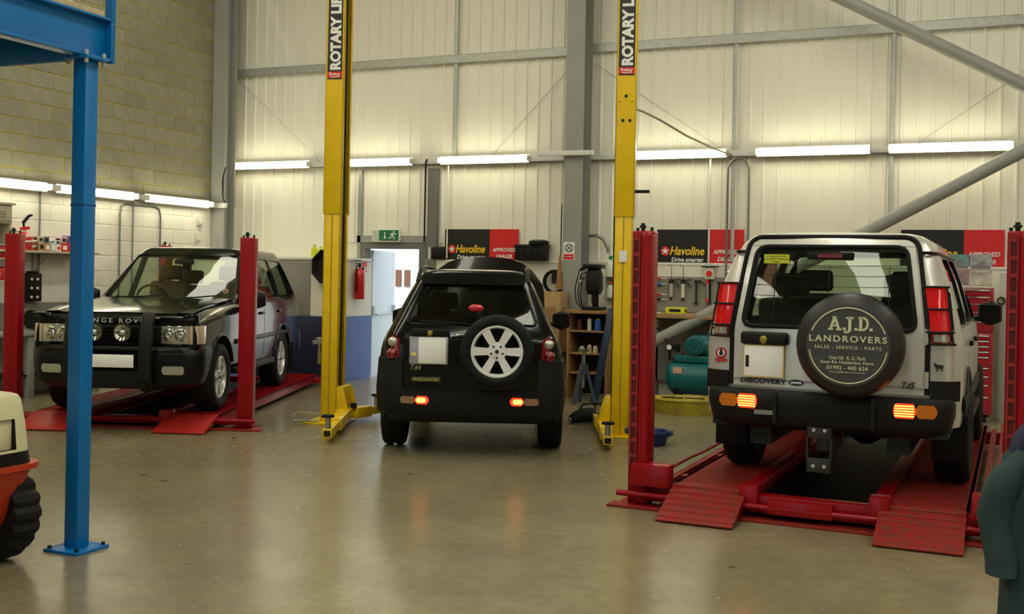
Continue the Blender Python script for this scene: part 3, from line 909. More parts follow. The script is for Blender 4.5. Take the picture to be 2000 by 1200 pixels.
class Shell:
    """car upper body as rounded-rectangle rings stacked in z: rows (z, y_rear, y_front, half width)"""
    def __init__(s, rows, rr=.14, rf=.16, br=.03, bf=.06):
        s.t, s.rr, s.rf, s.br, s.bf = rows, rr, rf, br, bf
    def yr(s, z): return lerp(s.t, z, 1)
    def yf(s, z): return lerp(s.t, z, 2)
    def hw(s, z): return lerp(s.t, z, 3)
    def ring(s, z, ins=0.0, zz=None):
        yr, yf, w = s.yr(z) + ins, s.yf(z) - ins, s.hw(z) - ins
        pts = []
        n = 6
        rr, rf = min(s.rr, w * .6), min(s.rf, w * .6)
        fl = lambda x, bow, W: bow * (x / W) ** 2
        for k in range(9):                       # rear edge, left to right
            x = -(w - rr) + 2 * (w - rr) * k / 8
            pts.append((x, yr + fl(x, s.br, w)))
        b0 = fl(w - rr, s.br, w)
        for k in range(1, n):
            a = R(-90 + 90 * k / n)
            pts.append((w - rr + rr * math.cos(a), yr + b0 + rr + rr * math.sin(a)))
        b1 = fl(w - rf, s.bf, w)
        for k in range(11):
            t = k / 10
            pts.append((w, (yr + b0 + rr) * (1 - t) + (yf - b1 - rf) * t))
        for k in range(1, n):
            a = R(90 * k / n)
            pts.append((w - rf + rf * math.cos(a), yf - b1 - rf + rf * math.sin(a)))
        for k in range(9):
            x = (w - rf) - 2 * (w - rf) * k / 8
            pts.append((x, yf - fl(x, s.bf, w)))
        half = len(pts)
        for k in range(1, n):
            a = R(90 + 90 * k / n)
            pts.append((-(w - rf) + rf * math.cos(a), yf - b1 - rf + rf * math.sin(a)))
        for k in range(11):
            t = 1 - k / 10
            pts.append((-w, (yr + b0 + rr) * (1 - t) + (yf - b1 - rf) * t))
        for k in range(1, n):
            a = R(180 + 90 * k / n)
            pts.append((-(w - rr) + rr * math.cos(a), yr + b0 + rr + rr * math.sin(a)))
        return [V((x, y, z if zz is None else zz)) for x, y in pts]
    def mesh(s, zs, ins=0.0, crown=()):
        q = B()
        rings = [s.ring(z, ins) for z in zs]
        for dz, i2 in crown:
            rings.append(s.ring(zs[-1], ins + i2, zs[-1] + dz))
        q.ringloft(rings)
        return q
    def rear(s, x, z, off=0.0):
        return V((x, s.yr(z) + s.br * (x / s.hw(z)) ** 2 - off, z))
    def front(s, x, z, off=0.0):
        return V((x, s.yf(z) - s.bf * (x / s.hw(z)) ** 2 + off, z))

def skin(q, rows, fn, nx=6, thick=None):
    """grid of quads from rows (z, a, b): fn(t, z) -> point"""
    vs = [[q.bm.verts.new(fn(a + (c - a) * k / nx, z)) for k in range(nx + 1)] for z, a, c in rows]
    for A, C in zip(vs, vs[1:]):
        for k in range(nx):
            q.face((A[k], A[k + 1], C[k + 1], C[k]))
    return q

def zrange(a, c, n): return [a + (c - a) * k / n for k in range(n + 1)]

def strip_quad(q, z0, z1, a0, b0, a1, b1, fn, nx=6, nz=6, r=.04):
    rows = []
    for k in range(nz + 1):
        t = k / nz
        z = z0 + (z1 - z0) * t
        e = min(z - z0, z1 - z)
        ins = r - math.sqrt(max(0, r * r - (r - e) ** 2)) if e < r else 0
        rows.append((z, a0 + (a1 - a0) * t + ins, b0 + (b1 - b0) * t - ins))
    return skin(q, rows, fn, nx)

def seal_loop(pts2, fn): return [fn(a, z) for a, z in pts2]

def make_wheel(parent, loc, r, w, rr, side, spokes, name='wheel', axis='x', double=False, tread=True, lab=None, m_rim=None):
    """tyre mesh is the wheel, its alloy rim a sub-part; side = direction the face looks along the axis"""
    s = side
    h = w / 2
    prof = [(rr, -h * .82), (rr + .02, -h * .95), (r * .80, -h), (r * .93, -h * .93), (r * .985, -h * .78), (r, -h * .55), (r, -h * .18), (r - .008, -h * .14), (r - .008, h * .14), (r, h * .18), (r, h * .55), (r * .985, h * .78), (r * .93, h * .93), (r * .80, h), (rr + .02, h * .95), (rr, h * .82)]
    md = (lambda k, i: (-.007 if (i % 2 and k in (3, 4, 5, 10, 11, 12)) else 0)) if tread else None
    q = B(); q.lathe([(a, bb * s) for a, bb in prof], loc, axis, 56, False, False, md)
    # close the inside with a barrel
    q.lathe([(rr, h * .82 * s), (rr - .012, h * .3 * s), (rr - .02, -h * .82 * s), (.02, -h * .80 * s)], loc, axis, 40, False, True)
    t = q.done(name, tyre_rubber, parent, smooth=40)
    if lab: t['label'] = lab
    q = B()
    f = h * .80 * s
    q.lathe([(rr + .004, f * .98), (rr + .008, f * 1.06), (rr - .010, f * 1.08), (rr - .022, f * .85), (rr - .026, f * .2)], loc, axis, 48, False, False)
    q.lathe([(.0, f * .98), (.062, f * .98), (.085, f * .90), (.085, f * .4)], loc, axis, 24, False, True)
    fr = {'x': M.Translation(loc) @ M(((0, 0, 1, 0), (1, 0, 0, 0), (0, 1, 0, 0), (0, 0, 0, 1))), 'y': M.Translation(loc) @ M(((1, 0, 0, 0), (0, 0, 1, 0), (0, 1, 0, 0), (0, 0, 0, 1)))}[axis]
    # local (u,v,n) -> axis frame: n along the axle
    for k in range(spokes):
        a = 2 * PI * k / spokes + (PI / 2 if spokes % 2 else PI / 6 * 0)
        for dl in ((-.10, .10) if double else (0,)):
            ca, sa = math.cos(a + dl), math.sin(a + dl)
            w0, w1 = (.018, .022) if double else (.030, .040)
            r0, r1 = .06, rr - .012
            P = []
            for rad, ww in ((r0, w0), (r1, w1)):
                for sg in (-1, 1):
                    P.append((rad * ca - sg * ww * sa, rad * sa + sg * ww * ca))
            poly = [P[0], P[2], P[3], P[1]]
            v0 = [fr @ V((p[0], p[1], f * .93 if i in (0, 3) else f * 1.0)) for i, p in enumerate(poly)]
            v1 = [fr @ V((p[0], p[1], f * .62)) for p in poly]
            q.ringloft([v1, v0])
    rim = q.done('alloy_rim', m_rim or alloy, t, smooth=35)
    q = B()
    for k in range(5):
        a = 2 * PI * k / 5 + PI / 2 + PI
        q.cyl(fr @ V((.055 * math.cos(a), .055 * math.sin(a), f * .9)), fr @ V((.055 * math.cos(a), .055 * math.sin(a), f * 1.03)), .011, seg=6)
    q.cyl(fr @ V((0, 0, f * .95)), fr @ V((0, 0, f * 1.03)), .018, seg=12)
    q.cyl(fr @ V((0, 0, -f * .55)), fr @ V((0, 0, -f * .5)), .14, seg=24)
    nu = q.done('wheel_nut', dark_steel, rim) if False else q.done('brake_and_nuts', dark_steel, t)
    return t

def arch_cutters(axles, r, track, z=None):
    cs = []
    for y, zz in axles:
        for s in (-1, 1):
            q = B(); q.cyl((s * (track - .22), y, zz), (s * (track + .6), y, zz), r, seg=40)
            cs.append(q.done('arch_cutter', black_plastic))
    return cs

def yloft_nose(st, prof):
    """st rows: (y, zbot, ztop, half width, crown); prof: (fx, fz) half profile bottom centre to top centre"""
    q = B(); rings = []
    for y, zb, zt, w, *k in st:
        half = [(fx * w, zb + fz * (zt - zb)) for fx, fz in prof]
        pts = half + [(-x, z) for x, z in reversed(half[1:-1])]
        cr = k[0] if k else 0.0
        rings.append([V((x, y, z + (cr * (1 - (x / w) ** 2) if z > zt - .04 else 0))) for x, z in pts])
    q.ringloft(rings)
    return q

NOSE = [(0, 0), (.5, 0), (.9, .0), (.97, .06), (1, .2), (1, .45), (.995, .7), (.975, .86), (.94, .945), (.88, .985), (.78, 1), (.5, 1), (.25, 1), (0, 1)]

def seat_set(car, pts, m, w=.5, headrest=True, zb=.78, hb=.62):
    for x, y, s in pts:
        q = B(); q.box((x - w / 2, y - .02, zb - .18), (x + w / 2, y + .48, zb))
        mt = M.Translation((x, y, zb - .05)) @ M.Rotation(R(14), 4, 'X')
        q.box((-w / 2 + .02, -.10, 0), (w / 2 - .02, .04, hb), mt)
        se = q.done('seat', m, car, bev=.05, seg=3)
        if headrest:
            q = B(); q.box((-.14, -.09, hb + .03), (.14, .01, hb + .21), mt)
            q.done('headrest', m, se, bev=.035, seg=3)

def mirror(car, x, y, z, s, m):
    q = B(); q.ringloft([[V((x + s * (.02 + .20 * k / 4), y + d * (.10 - .02 * abs(k - 2)) * .5, z + e * (.075 + .02 * (2 - abs(k - 2))))) for d, e in ((-1, -1), (1, -.9), (1.2, 0), (1, .9), (-1, 1), (-1.0, 0))] for k in range(5)])
    mo = q.done('door_mirror', m, car, bev=.015, seg=2, smooth=50)
    q = B(); q.bar((x - s * .10, y + .02, z - .06), (x + s * .05, y + .0, z - .04), .08, .05); q.done('mirror_arm', m, mo, bev=.01)
    q = B(); q.box((x + min(s * .04, s * .20), y - .058, z - .06), (x + max(s * .04, s * .20), y - .052, z + .07)); q.done('mirror_glass', black_gloss, mo)
    return mo

# ============================================================ black compact SUV, seen from behind
def build_black():
    car = thing('car', 'black compact off-roader seen from behind with bonnet raised and silver spare wheel', 'car', (-4.59, 9.79, 0), 22.6)
    S = Shell([(.42, -.73, 2.05, .835), (.60, -.745, 2.08, .855), (.90, -.745, 2.08, .855), (1.02, -.735, 2.07, .842), (1.12, -.72, 2.03, .805),
               (1.25, -.66, 1.88, .735), (1.44, -.54, 1.58, .648), (1.60, -.43, 1.32, .573), (1.68, -.37, 1.18, .525), (1.71, -.34, 1.13, .49)], rr=.13, rf=.14)
    zs = [.42, .60, .75, .90, .98, 1.05, 1.12, 1.18, 1.25, 1.34, 1.44, 1.53, 1.60, 1.65, 1.69, 1.71]
    body = S.mesh(zs, 0, ((.018, .035), (.03, .12), (.036, .25))).done('body', black_gloss, car)
    inner = S.mesh([.80, .95, 1.12, 1.25, 1.44, 1.60, 1.67], .055).done('inner', black_plastic)
    cut = [inner]
    q = B(); q.prism(rpoly([(-.60, 1.23), (.60, 1.23), (.475, 1.585), (-.475, 1.585)], .05), 'y', -1.2, .2); cut.append(q.done('c', black_plastic))
    q = B(); q.prism(rpoly([(-.66, 1.18), (.66, 1.18), (.52, 1.62), (-.52, 1.62)], .05), 'y', 1.05, 2.5); cut.append(q.done('c', black_plastic))
    for pl in ([(.42, 1.20), (1.72, 1.20), (1.28, 1.58), (.42, 1.60)], [(-.42, 1.22), (.32, 1.20), (.32, 1.60), (-.24, 1.58)]):
        q = B(); q.prism(rpoly(pl, .05), 'x', -1.5, 1.5); cut.append(q.done('c', black_plastic))
    cut += arch_cutters(((0, .34), (2.557, .34)), .40, .76)
    boolean(body, cut); smooth(body, 32)
    # glass
    q = B(); strip_quad(q, 1.215, 1.60, -.61, .61, -.475, .475, lambda x, z: S.rear(x, z, -.014)); q.done('rear_window', dark_glass, car, smooth=60, solid=.004)
    q = B(); strip_quad(q, 1.17, 1.63, -.67, .67, -.52, .52, lambda x, z: S.front(x, z, -.014)); q.done('windscreen', auto_glass, car, smooth=60, solid=.004)
    for s in (-1, 1):
        q = B(); skin(q, [(z, .40, lerp([(1.19, 1.74), (1.60, 1.27)], z, 1)) for z in zrange(1.19, 1.60, 5)], lambda y, z: V((s * (S.hw(z) - .014), y, z)))
        q.done('side_window', dark_glass, car, smooth=60, solid=.004)
        q = B(); skin(q, [(z, lerp([(1.19, -.44), (1.60, -.22)], z, 1), .34) for z in zrange(1.19, 1.60, 5)], lambda y, z: V((s * (S.hw(z) - .014), y, z)))
        q.done('side_window', dark_glass, car, smooth=60, solid=.004)
        q = B(); skin(q, [(z, .40, 1.95) for z in zrange(.56, 1.15, 6)], lambda y, z: V((s * (S.hw(z) + .004), y, z))); q.done('side_door', black_gloss, car, smooth=60, solid=.006)
        q = B(); q.box((min(s * .81, s * .86), 1.2, .98), (max(s * .81, s * .86) + .01, 1.4, 1.02)); q.done('door_handle', black_trim, car, bev=.008)
        mirror(car, s * .80, 1.72, 1.19, s, black_trim)
        # roof rail
        q = B(); q.tube([(s * .485, 1.05, 1.70), (s * .50, 1.0, 1.745), (s * .51, .3, 1.765), (s * .515, -.30, 1.745), (s * .515, -.42, 1.70), (s * .53, -.46, 1.62)], .018, 8); q.done('roof_rail', black_trim, car, smooth=60)
    # nose with open engine bay
    nose = yloft_nose([(1.85, .42, 1.06, .845), (2.2, .42, 1.04, .848), (2.6, .42, 1.01, .845), (2.95, .42, .97, .83), (3.15, .42, .93, .79), (3.26, .44, .88, .72), (3.31, .48, .80, .62)], NOSE).done('front_body', black_gloss, car)
    boolean(nose, arch_cutters(((2.557, .34),), .40, .76)); smooth(nose)
    q = B(); q.box((-.6, 2.1, 1.0), (.6, 3.0, 1.045)); q.box((-.3, 2.3, 1.0), (.3, 2.8, 1.09)); q.done('engine', dark_steel, car, bev=.02)
    q = B(); rows = []
    for k in range(9):
        t = k / 8
        y, z = 2.02 + 1.02 * t * .72, 1.12 + .76 * t ** .92
        rows.append((y, z, .74 - .03 * t - .14 * max(0, t - .72) / .28))
    vs = [[q.bm.verts.new((w * (-1 + 2 * i / 10), y + .05 * (1 - abs(-1 + 2 * i / 10) ** 2), z - .16 * abs(-1 + 2 * i / 10) ** 3.2 + .02)) for i in range(11)] for y, z, w in rows]
    for A, C in zip(vs, vs[1:]):
        for i in range(10): q.face((A[i], A[i + 1], C[i + 1], C[i]))
    q.done('bonnet', black_gloss, car, smooth=50, solid=.03)['label'] = 'raised black bonnet'
    q = B(); q.bar((.45, 2.75, 1.0), (.40, 2.55, 1.58), .012, .012); q.done('bonnet_stay', dark_steel, car)
    # tailgate skin
    q = B(); strip_quad(q, .615, 1.20, -.645, .645, -.61, .61, lambda x, z: S.rear(x, z, .008), nx=10, nz=8, r=.08)
    tg = q.done('tailgate', black_gloss, car, smooth=50, solid=.014)
    q = B(); q.tube(seal_loop(rpoly([(-.615, 1.225), (.615, 1.225), (.48, 1.60), (-.48, 1.60)], .05), lambda x, z: S.rear(x, z, .004)), .012, 6, closed=True); q.done('window_frame', black_trim, tg, smooth=60)
    q = B(); strip_quad(q, 1.60, 1.70, -.50, .50, -.485, .485, lambda x, z: S.rear(x, z, .05), nx=10, nz=3, r=.02); q.done('spoiler', black_gloss, car, smooth=60, solid=.05)
    q = B(); q.tube([S.rear(.02, 1.225, .02), S.rear(-.25, 1.245, .022), S.rear(-.48, 1.25, .02)], .008, 6); q.done('wiper', black_trim, tg)
    # plate recess on the left
    q = B(); q.box((-.565, -.775, .855), (-.205, -.745, 1.115)); pr = q.done('plate_recess', mat('silver_recess', (0.42, 0.42, 0.45), 0.3, metal=.4), tg, bev=.01)
    q = B(); q.box((-.48, -.781, .865), (-.225, -.775, 1.105)); q.done('number_plate', plate_white, pr, bev=.003)
    q = B(); q.box((-.545, -.779, .935), (-.50, -.775, .965)); q.done('plate_sticker', plate_yellow, pr)
    q = B(); q.box((-.55, -.79, 1.115), (-.20, -.735, 1.185)); q.done('plate_hood', black_trim, tg, bev=.012)
    q = B(); q.lathe([(.0, -.797), (.018, -.795), (.026, -.79)], (-.375, 0, 1.145), 'y', 16); q.done('oval_badge', mat('gold_badge', (0.35, 0.30, 0.05), 0.35, metal=.5), tg)
    q = B(); q.bar((-.185, -.765, 1.125), (-.07, -.765, 1.135), .022, .018); q.done('door_handle', chrome, tg, bev=.005)
    text('model_badge', 'Td4', chrome, tg, facing(-.50, -.765, .825), width=.10, height=.05, bold=.02, shear=.3, ext=.004)
    q = B(); q.box((-.54, -.775, .695), (-.27, -.758, .74)); nb = q.done('name_badge', mat('dark_badge', (0.06, 0.055, 0.03), 0.4), tg, bev=.004)
    text('name_lettering', 'FREELANDER', mat('gold_letter', (0.50, 0.44, 0.14), 0.4, metal=.4), nb, facing(-.405, -.777, .717), width=.245, height=.026, bold=.02, ext=.002)
    # lamps
    for s in (-1, 1):
        q = B(); strip_quad(q, .885, 1.125, s * .655 if s > 0 else -.80, .80 if s > 0 else -.655, s * .665 if s > 0 else -.77, .77 if s > 0 else -.665,
                            lambda x, z: S.rear(x, z, .012) + V((0, .05 * max(0, abs(x) - .72) / .08, 0)), nx=5, nz=6, r=.05)
        tl = q.done('tail_lamp', red_lens, car, smooth=50, solid=.02)
        q = B(); q.lathe([(.0, -.022), (.03, -.02), (.042, -.004), (.046, .01)], S.rear(s * .725, 1.055, .02), 'y', 18); q.done('clear_roundel', clear_lens, tl, smooth=50)
        q = B(); q.lathe([(.0, -.03), (.035, -.026), (.05, -.006), (.054, .01)], S.rear(s * .73, .945, .02), 'y', 18); q.done('red_roundel', red_lens, tl, smooth=50)
    # bumper with cladding corners
    q = B()
    S2 = Shell([(.34, -.74, .1, .82), (.42, -.80, .1, .875), (.62, -.805, .1, .885), (.90, -.775, .1, .872), (.93, -.74, .1, .84)], rr=.17, rf=.05, br=.05)
    bp = S2.mesh([.34, .38, .42, .52, .62, .72, .82, .90, .93]).done('rear_bumper', black_plastic, car)
    q = B(); q.prism(rpoly([(-.63, .62), (.63, .62), (.63, 1.2), (-.63, 1.2)], .06), 'y', -1.5, .5); c1 = q.done('c', black_plastic)
    q = B(); q.box((-.80, -.70, .2), (.80, .5, 1.2)); c2 = q.done('c', black_plastic)
    boolean(bp, [c1, c2] + arch_cutters(((0, .34),), .41, .70)); smooth(bp, 40)
    for s in (-1, 1):
        f = lambda x, z: S2.rear(x, z, .006) if True else None
        a, c = sorted((s * .64, s * .50)); q = B(); strip_quad(q, .495, .56, a, c, a, c, f, nx=3, nz=3, r=.015)
        la = q.done('bumper_lamp', mat('smoky_lens', (0.30, 0.17, 0.10), 0.15, coat=1.0), car, smooth=50, solid=.01)
        a, c = sorted((s * .50, s * .375)); q = B(); strip_quad(q, .49, .565, a, c, a, c, f, nx=4, nz=3, r=.02)
        lr = q.done('flash_glow_lens', red_flash, la, smooth=50, solid=.01)
        a, c = sorted((s * .49, s * .40)); q = B(); strip_quad(q, .505, .55, a, c, a, c, lambda x, z: S2.rear(x, z, .011), nx=4, nz=3, r=.015)
        q.done('flash_glow_spot', flash_core, la, smooth=50, solid=.003)
    q = B(); q.box((-.13, -.72, .34), (.36, -.55, .44)); q.box((-.75, -.6, .30), (.75, .1, .42)); q.done('underbody', black_plastic, car, bev=.01)
    q = B(); q.box((-.7, -.2, .26), (.7, 2.7, .44)); q.cyl((-.7, 0, .34), (.7, 0, .34), .05, seg=10); q.done('chassis', dark_steel, car)
    q = B(); q.box((-.62, 3.1, .45), (.62, 3.36, .62)); q.done('front_bumper', black_plastic, car, bev=.03)
    for s in (-1, 1):
        q = B(); q.tube([V((s * .865, .43 * math.cos(t * PI / 12), .34 + .43 * math.sin(t * PI / 12))) for t in range(1, 12)], .028, 8); q.done('arch_trim', black_plastic, car, smooth=60)
        make_wheel(car, (s * .765, 0, .335), .335, .235, .22, s, 6)
        make_wheel(car, (s * .765, 2.557, .335), .335, .235, .22, s, 6)
        q = B(); q.box((min(s * .80, s * .86), .45, .40), (max(s * .80, s * .86), 2.1, .56)); q.done('sill', black_plastic, car, bev=.02)
    make_wheel(car, (.25, -.89, 1.0), .335, .225, .232, -1, 6, name='spare_wheel', axis='y', lab='spare wheel with six-spoke silver rim', m_rim=mat('bright_alloy', (0.86, 0.86, 0.86), 0.35, metal=.15))
    q = B(); q.cyl((.25, -.80, 1.0), (.25, -.70, 1.0), .12, seg=16); q.bar((.25, -.76, 1.0), (.05, -.76, 1.36), .05, .03); q.done('spare_carrier', black_plastic, car)
    q = B(); q.ball((.045, -.775, 1.385), (.07, .03, .036), 18, 8); q.done('high_brake_lamp', mat('brake_lens', (0.55, 0.01, 0.02), 0.12, coat=1.0, emit=(1, .02, .03), estr=.02), car, smooth=60)
    seat_set(car, [(-.36, 1.0, 1), (.36, 1.0, 1)], seat_fabric, .46, True, .82, .55)
    q = B(); q.box((-.60, .10, .80), (.60, .24, 1.27)); rs = q.done('rear_seat', seat_fabric, car, bev=.05, seg=3)
    for x in (-.40, .40):
        q = B(); q.box((x - .15, .12, 1.27), (x + .15, .22, 1.45)); q.done('headrest', seat_fabric, rs, bev=.04, seg=3)
    q = B(); q.box((-.62, 1.55, .85), (.62, 1.95, 1.12)); q.done('dashboard', black_plastic, car, bev=.05)
    q = B(); q.tube([(.34 + .17 * math.cos(t * PI / 10), 1.50 + .05 * math.sin(t * PI / 10), 1.14 + .16 * math.sin(t * PI / 10)) for t in range(20)], .014, 6, closed=True); q.done('steering_wheel', black_plastic, car, smooth=60)
    return car
build_black()

# ============================================================ silver SUV, seen from behind on the right lift
def build_silver():
    car = thing('car', 'silver off-roader seen from behind with black printed spare wheel cover, on red lift', 'car', (-.935, 8.90, .20), -1.8)
    S = Shell([(.52, -1.045, 1.95, .865), (.74, -1.06, 1.95, .875), (1.0, -1.06, 1.95, .875), (1.12, -1.055, 1.93, .868), (1.25, -1.04, 1.82, .842),
               (1.50, -.99, 1.52, .775), (1.66, -.95, 1.32, .715), (1.76, -.91, 1.22, .655), (1.80, -.89, 1.18, .62)], rr=.15, rf=.14, br=.045)
    zs = [.52, .62, .74, .88, 1.0, 1.12, 1.18, 1.25, 1.34, 1.42, 1.50, 1.58, 1.66, 1.72, 1.76, 1.80]
    body = S.mesh(zs, 0, ((.022, .03), (.040, .10), (.05, .22))).done('body', silver_paint, car)
    inner = S.mesh([.80, 1.0, 1.12, 1.25, 1.50, 1.66, 1.755], .055).done('inner', black_plastic)
    cut = [inner]
    WR = [(-.58, 1.175), (.58, 1.175), (.505, 1.735), (-.505, 1.735)]
    q = B(); q.prism(rpoly(WR, .07), 'y', -1.6, -.5); cut.append(q.done('c', black_trim))
    q = B(); q.prism(rpoly([(-.74, 1.16), (.74, 1.16), (.62, 1.71), (-.62, 1.71)], .06), 'y', 1.0, 2.5); cut.append(q.done('c', black_trim))
    sides = [[(1.02, 1.19), (1.70, 1.19), (1.24, 1.68), (1.02, 1.68)], [(.18, 1.19), (.96, 1.19), (.96, 1.68), (.18, 1.68)], [(-.72, 1.20), (.10, 1.19), (.10, 1.68), (-.66, 1.66)]]
    for pl in sides:
        q = B(); q.prism(rpoly(pl, .05), 'x', -1.5, 1.5); cut.append(q.done('c', black_trim))
    cut += arch_cutters(((0, .40), (2.54, .40)), .44, .80)
    boolean(body, cut); smooth(body, 32)
    q = B(); strip_quad(q, 1.165, 1.745, -.59, .59, -.51, .51, lambda x, z: S.rear(x, z, -.016), r=.06); rw = q.done('rear_window', auto_glass, car, smooth=60, solid=.004)
    q = B()
    for k in range(6):
        z = 1.24 + k * .075
        q.tube([S.rear(x, z - .012 * math.cos(x * 2.4), -.012) for x in (-.54, -.27, 0, .27, .54)], .0022, 4)
    for x in (-.38, .0, .40): q.tube([S.rear(x, z, -.012) for z in (1.18, 1.45, 1.60)], .003, 4)
    q.done('heater_line', dark_steel, rw)
    q = B(); q.box((-.42, -.985, 1.60), (-.24, -.98, 1.665), M.Translation((0, .0, 0))); st = q.done('yellow_sticker', mat('sticker_yellow', (0.55, 0.60, 0.03), 0.5), rw)
    st.location = (-.04, .015, .015)
    for k, t in enumerate(('A dog is for life', 'not just for Christmas', 'so is a')):
        text('sticker_print', t, ink_black, st, facing(-.335, -.986, 1.65 - k * .019), width=(.14, .165, .05)[k], height=.012)
    q = B(); q.box((-.16, -.95, 1.645), (.16, -.90, 1.70)); hb = q.done('high_brake_lamp', black_trim, car, bev=.01)
    q = B(); q.box((-.085, -.957, 1.66), (.085, -.95, 1.685)); q.done('lens', mat('dull_red_lens', (0.18, 0.02, 0.02), 0.3), hb)
    q = B(); strip_quad(q, 1.15, 1.72, -.75, .75, -.62, .62, lambda x, z: S.front(x, z, -.014)); q.done('windscreen', auto_glass, car, smooth=60, solid=.004)
    for s in (-1, 1):
        for pl in sides:
            a0, b0, b1, a1 = pl[0][0] - .02, pl[1][0] + .02, pl[2][0] + .02, pl[3][0] - .02
            q = B(); skin(q, [(z, a0 + (a1 - a0) * (z - 1.18) / .51, b0 + (b1 - b0) * (z - 1.18) / .51) for z in zrange(1.18, 1.69, 5)], lambda y, z: V((s * (S.hw(z) - .014), y, z)))
            q.done('side_window', auto_glass, car, smooth=60, solid=.004)
        for y0, y1 in ((.98, 1.90), (.14, .96)):
            q = B(); skin(q, [(z, y0, y1) for z in zrange(.56, 1.16, 6)], lambda y, z: V((s * (S.hw(z) + .004), y, z))); d = q.done('side_door', silver_paint, car, smooth=60, solid=.008)
            q = B(); xx = s * (S.hw(1.05) + .012); q.box((xx - .02, y0 + .05, 1.02), (xx + .02, y0 + .22, 1.06)); q.done('door_handle', black_trim, d, bev=.008)
        q = B(); xx = s * .885; q.box((xx - .012, -.75, .60), (xx + .012, 1.9, .70)); q.done('side_moulding', black_plastic, car, bev=.008)
        mirror(car, s * .86, 1.78, 1.24, s, black_trim)
        # gutter rail above the side windows, turning onto the rear face
        q = B(); q.tube([V((s * (S.hw(1.70) + .008), y, 1.70)) for y in (1.15, .4, -.3, -.78)] + [V((s * (S.hw(1.70) - .03), S.yr(1.70) + .03, 1.70)), S.rear(s * .60, 1.70, .008)], .013, 6); q.done('gutter_trim', black_trim, car, smooth=60)
    # nose
    nose = yloft_nose([(1.75, .50, 1.12, .872), (2.1, .5, 1.11, .875), (2.6, .5, 1.08, .87), (3.0, .5, 1.04, .855), (3.2, .5, 1.0, .82), (3.3, .52, .96, .77)], NOSE).done('front_body', silver_paint, car)
    boolean(nose, arch_cutters(((2.54, .40),), .44, .80)); smooth(nose)
    q = B(); q.box((-.86, 3.15, .42), (.86, 3.40, .66)); q.done('front_bumper', black_plastic, car, bev=.04)
    # rear door skin with its seal
    def band(q, x0, x1, z0, z1, nx, nz, off): skin(q, [(z, x0, x1) for z in zrange(z0, z1, nz)], lambda x, z: S.rear(x, z, off), nx)
    dr = B()
    skin(dr, [(z, -.645, .645) for z in zrange(.735, 1.155, 8)], lambda x, z: S.rear(x, z, .020), 12)
    door = dr.done('rear_door', silver_paint, car, smooth=50, solid=.018)
    q = B()   # frame around the window: two pillars and a header
    for s in (-1, 1):
        skin(q, [(z, s * lerp([(1.15, .58), (1.74, .50)], z, 1), s * lerp([(1.15, .645), (1.74, .562)], z, 1)) for z in zrange(1.15, 1.74, 7)], lambda x, z: S.rear(x, z, .020), 2)
    skin(q, [(1.744, -.562, .562), (1.765, -.55, .55), (1.79, -.51, .51)], lambda x, z: S.rear(x, z, .020), 12)
    q.done('window_surround', silver_paint, door, smooth=50, solid=.016)
    q = B(); q.tube(seal_loop(rpoly([(-.59, 1.165), (.59, 1.165), (.512, 1.738), (-.512, 1.738)], .075, 5), lambda x, z: S.rear(x, z, .030)), .016, 8, closed=True); q.done('window_seal', black_rubber, door, smooth=60)
    q = B(); q.tube([S.rear(x, z, .012) for x, z in [(-.665, .74), (-.665, .95)] + rpoly([(-.665, 1.0), (-.665, 1.16), (-.580, 1.81), (.580, 1.81), (.665, 1.16), (.665, 1.0)], .10, 5)[6:-6] + [(.665, .95), (.665, .74)]], .016, 8); q.done('door_seal', black_rubber, car, smooth=60)
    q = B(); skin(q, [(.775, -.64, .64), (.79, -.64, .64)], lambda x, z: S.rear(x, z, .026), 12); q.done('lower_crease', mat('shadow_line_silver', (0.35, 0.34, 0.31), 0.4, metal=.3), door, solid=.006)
    # plate, handle, badges
    q = B(); q.box((-.555, -1.115, .81), (-.285, -1.082, 1.025)); q.done('number_plate', plate_white, door, bev=.003)['label'] = 'blank white number plate'
    q = B(); q.box((-.562, -1.112, .802), (-.278, -1.080, 1.033)); q.done('plate_border', plate_yellow, door, bev=.003)
    q = B(); q.box((-.548, -1.117, .872), (-.523, -1.114, .955)); q.done('plate_mark', ink_black, door)
    q = B(); q.box((-.585, -1.135, 1.035), (-.25, -1.075, 1.125)); ph = q.done('plate_hood', black_plastic, door, bev=.02, seg=3)
    q = B(); q.lathe([(.0, -1.145), (.02, -1.142), (.032, -1.13)], (-.42, 0, 1.072), 'y', 16); q.done('oval_badge', mat('gold_badge', (0.35, 0.30, 0.05), 0.35, metal=.5), ph)
    text('name_lettering', 'DISCOVERY', ink_black, door, facing(-.425, -1.084, .775), width=.325, height=.036, bold=.03, ext=.002)
    q = B(); ov = [(.052 * math.cos(t * PI / 10) - .195, .775 + .022 * math.sin(t * PI / 10)) for t in range(20)]; q.prism(ov, 'y', -1.090, -1.080); ob = q.done('oval_badge', ink_black, door)
    text('badge_lettering', 'LAND-ROVER', chrome, ob, facing(-.195, -1.0905, .775), width=.075, height=.014, bold=.02)
    text('model_badge', 'Td5', ink_black, door, facing(.55, -1.082, .80), width=.085, height=.045, bold=.02, shear=.3, ext=.002)
    for z in (1.13, .84):
        q = B(); q.cyl(S.rear(.66, z - .055, .03), S.rear(.66, z + .055, .03), .015, seg=10); q.done('hinge', silver_paint, door)
    # spare wheel cover
    cx, cz, y0 = .185, 1.065, -1.345
    q = B(); q.lathe([(.30, y0 + .24), (.341, y0 + .22), (.354, y0 + .16), (.354, y0 + .09), (.341, y0 + .045), (.314, y0 + .018), (.278, y0 + .004), (.27, y0), (.0, y0 - .004)], (cx, 0, cz), 'y', 64, True, False)
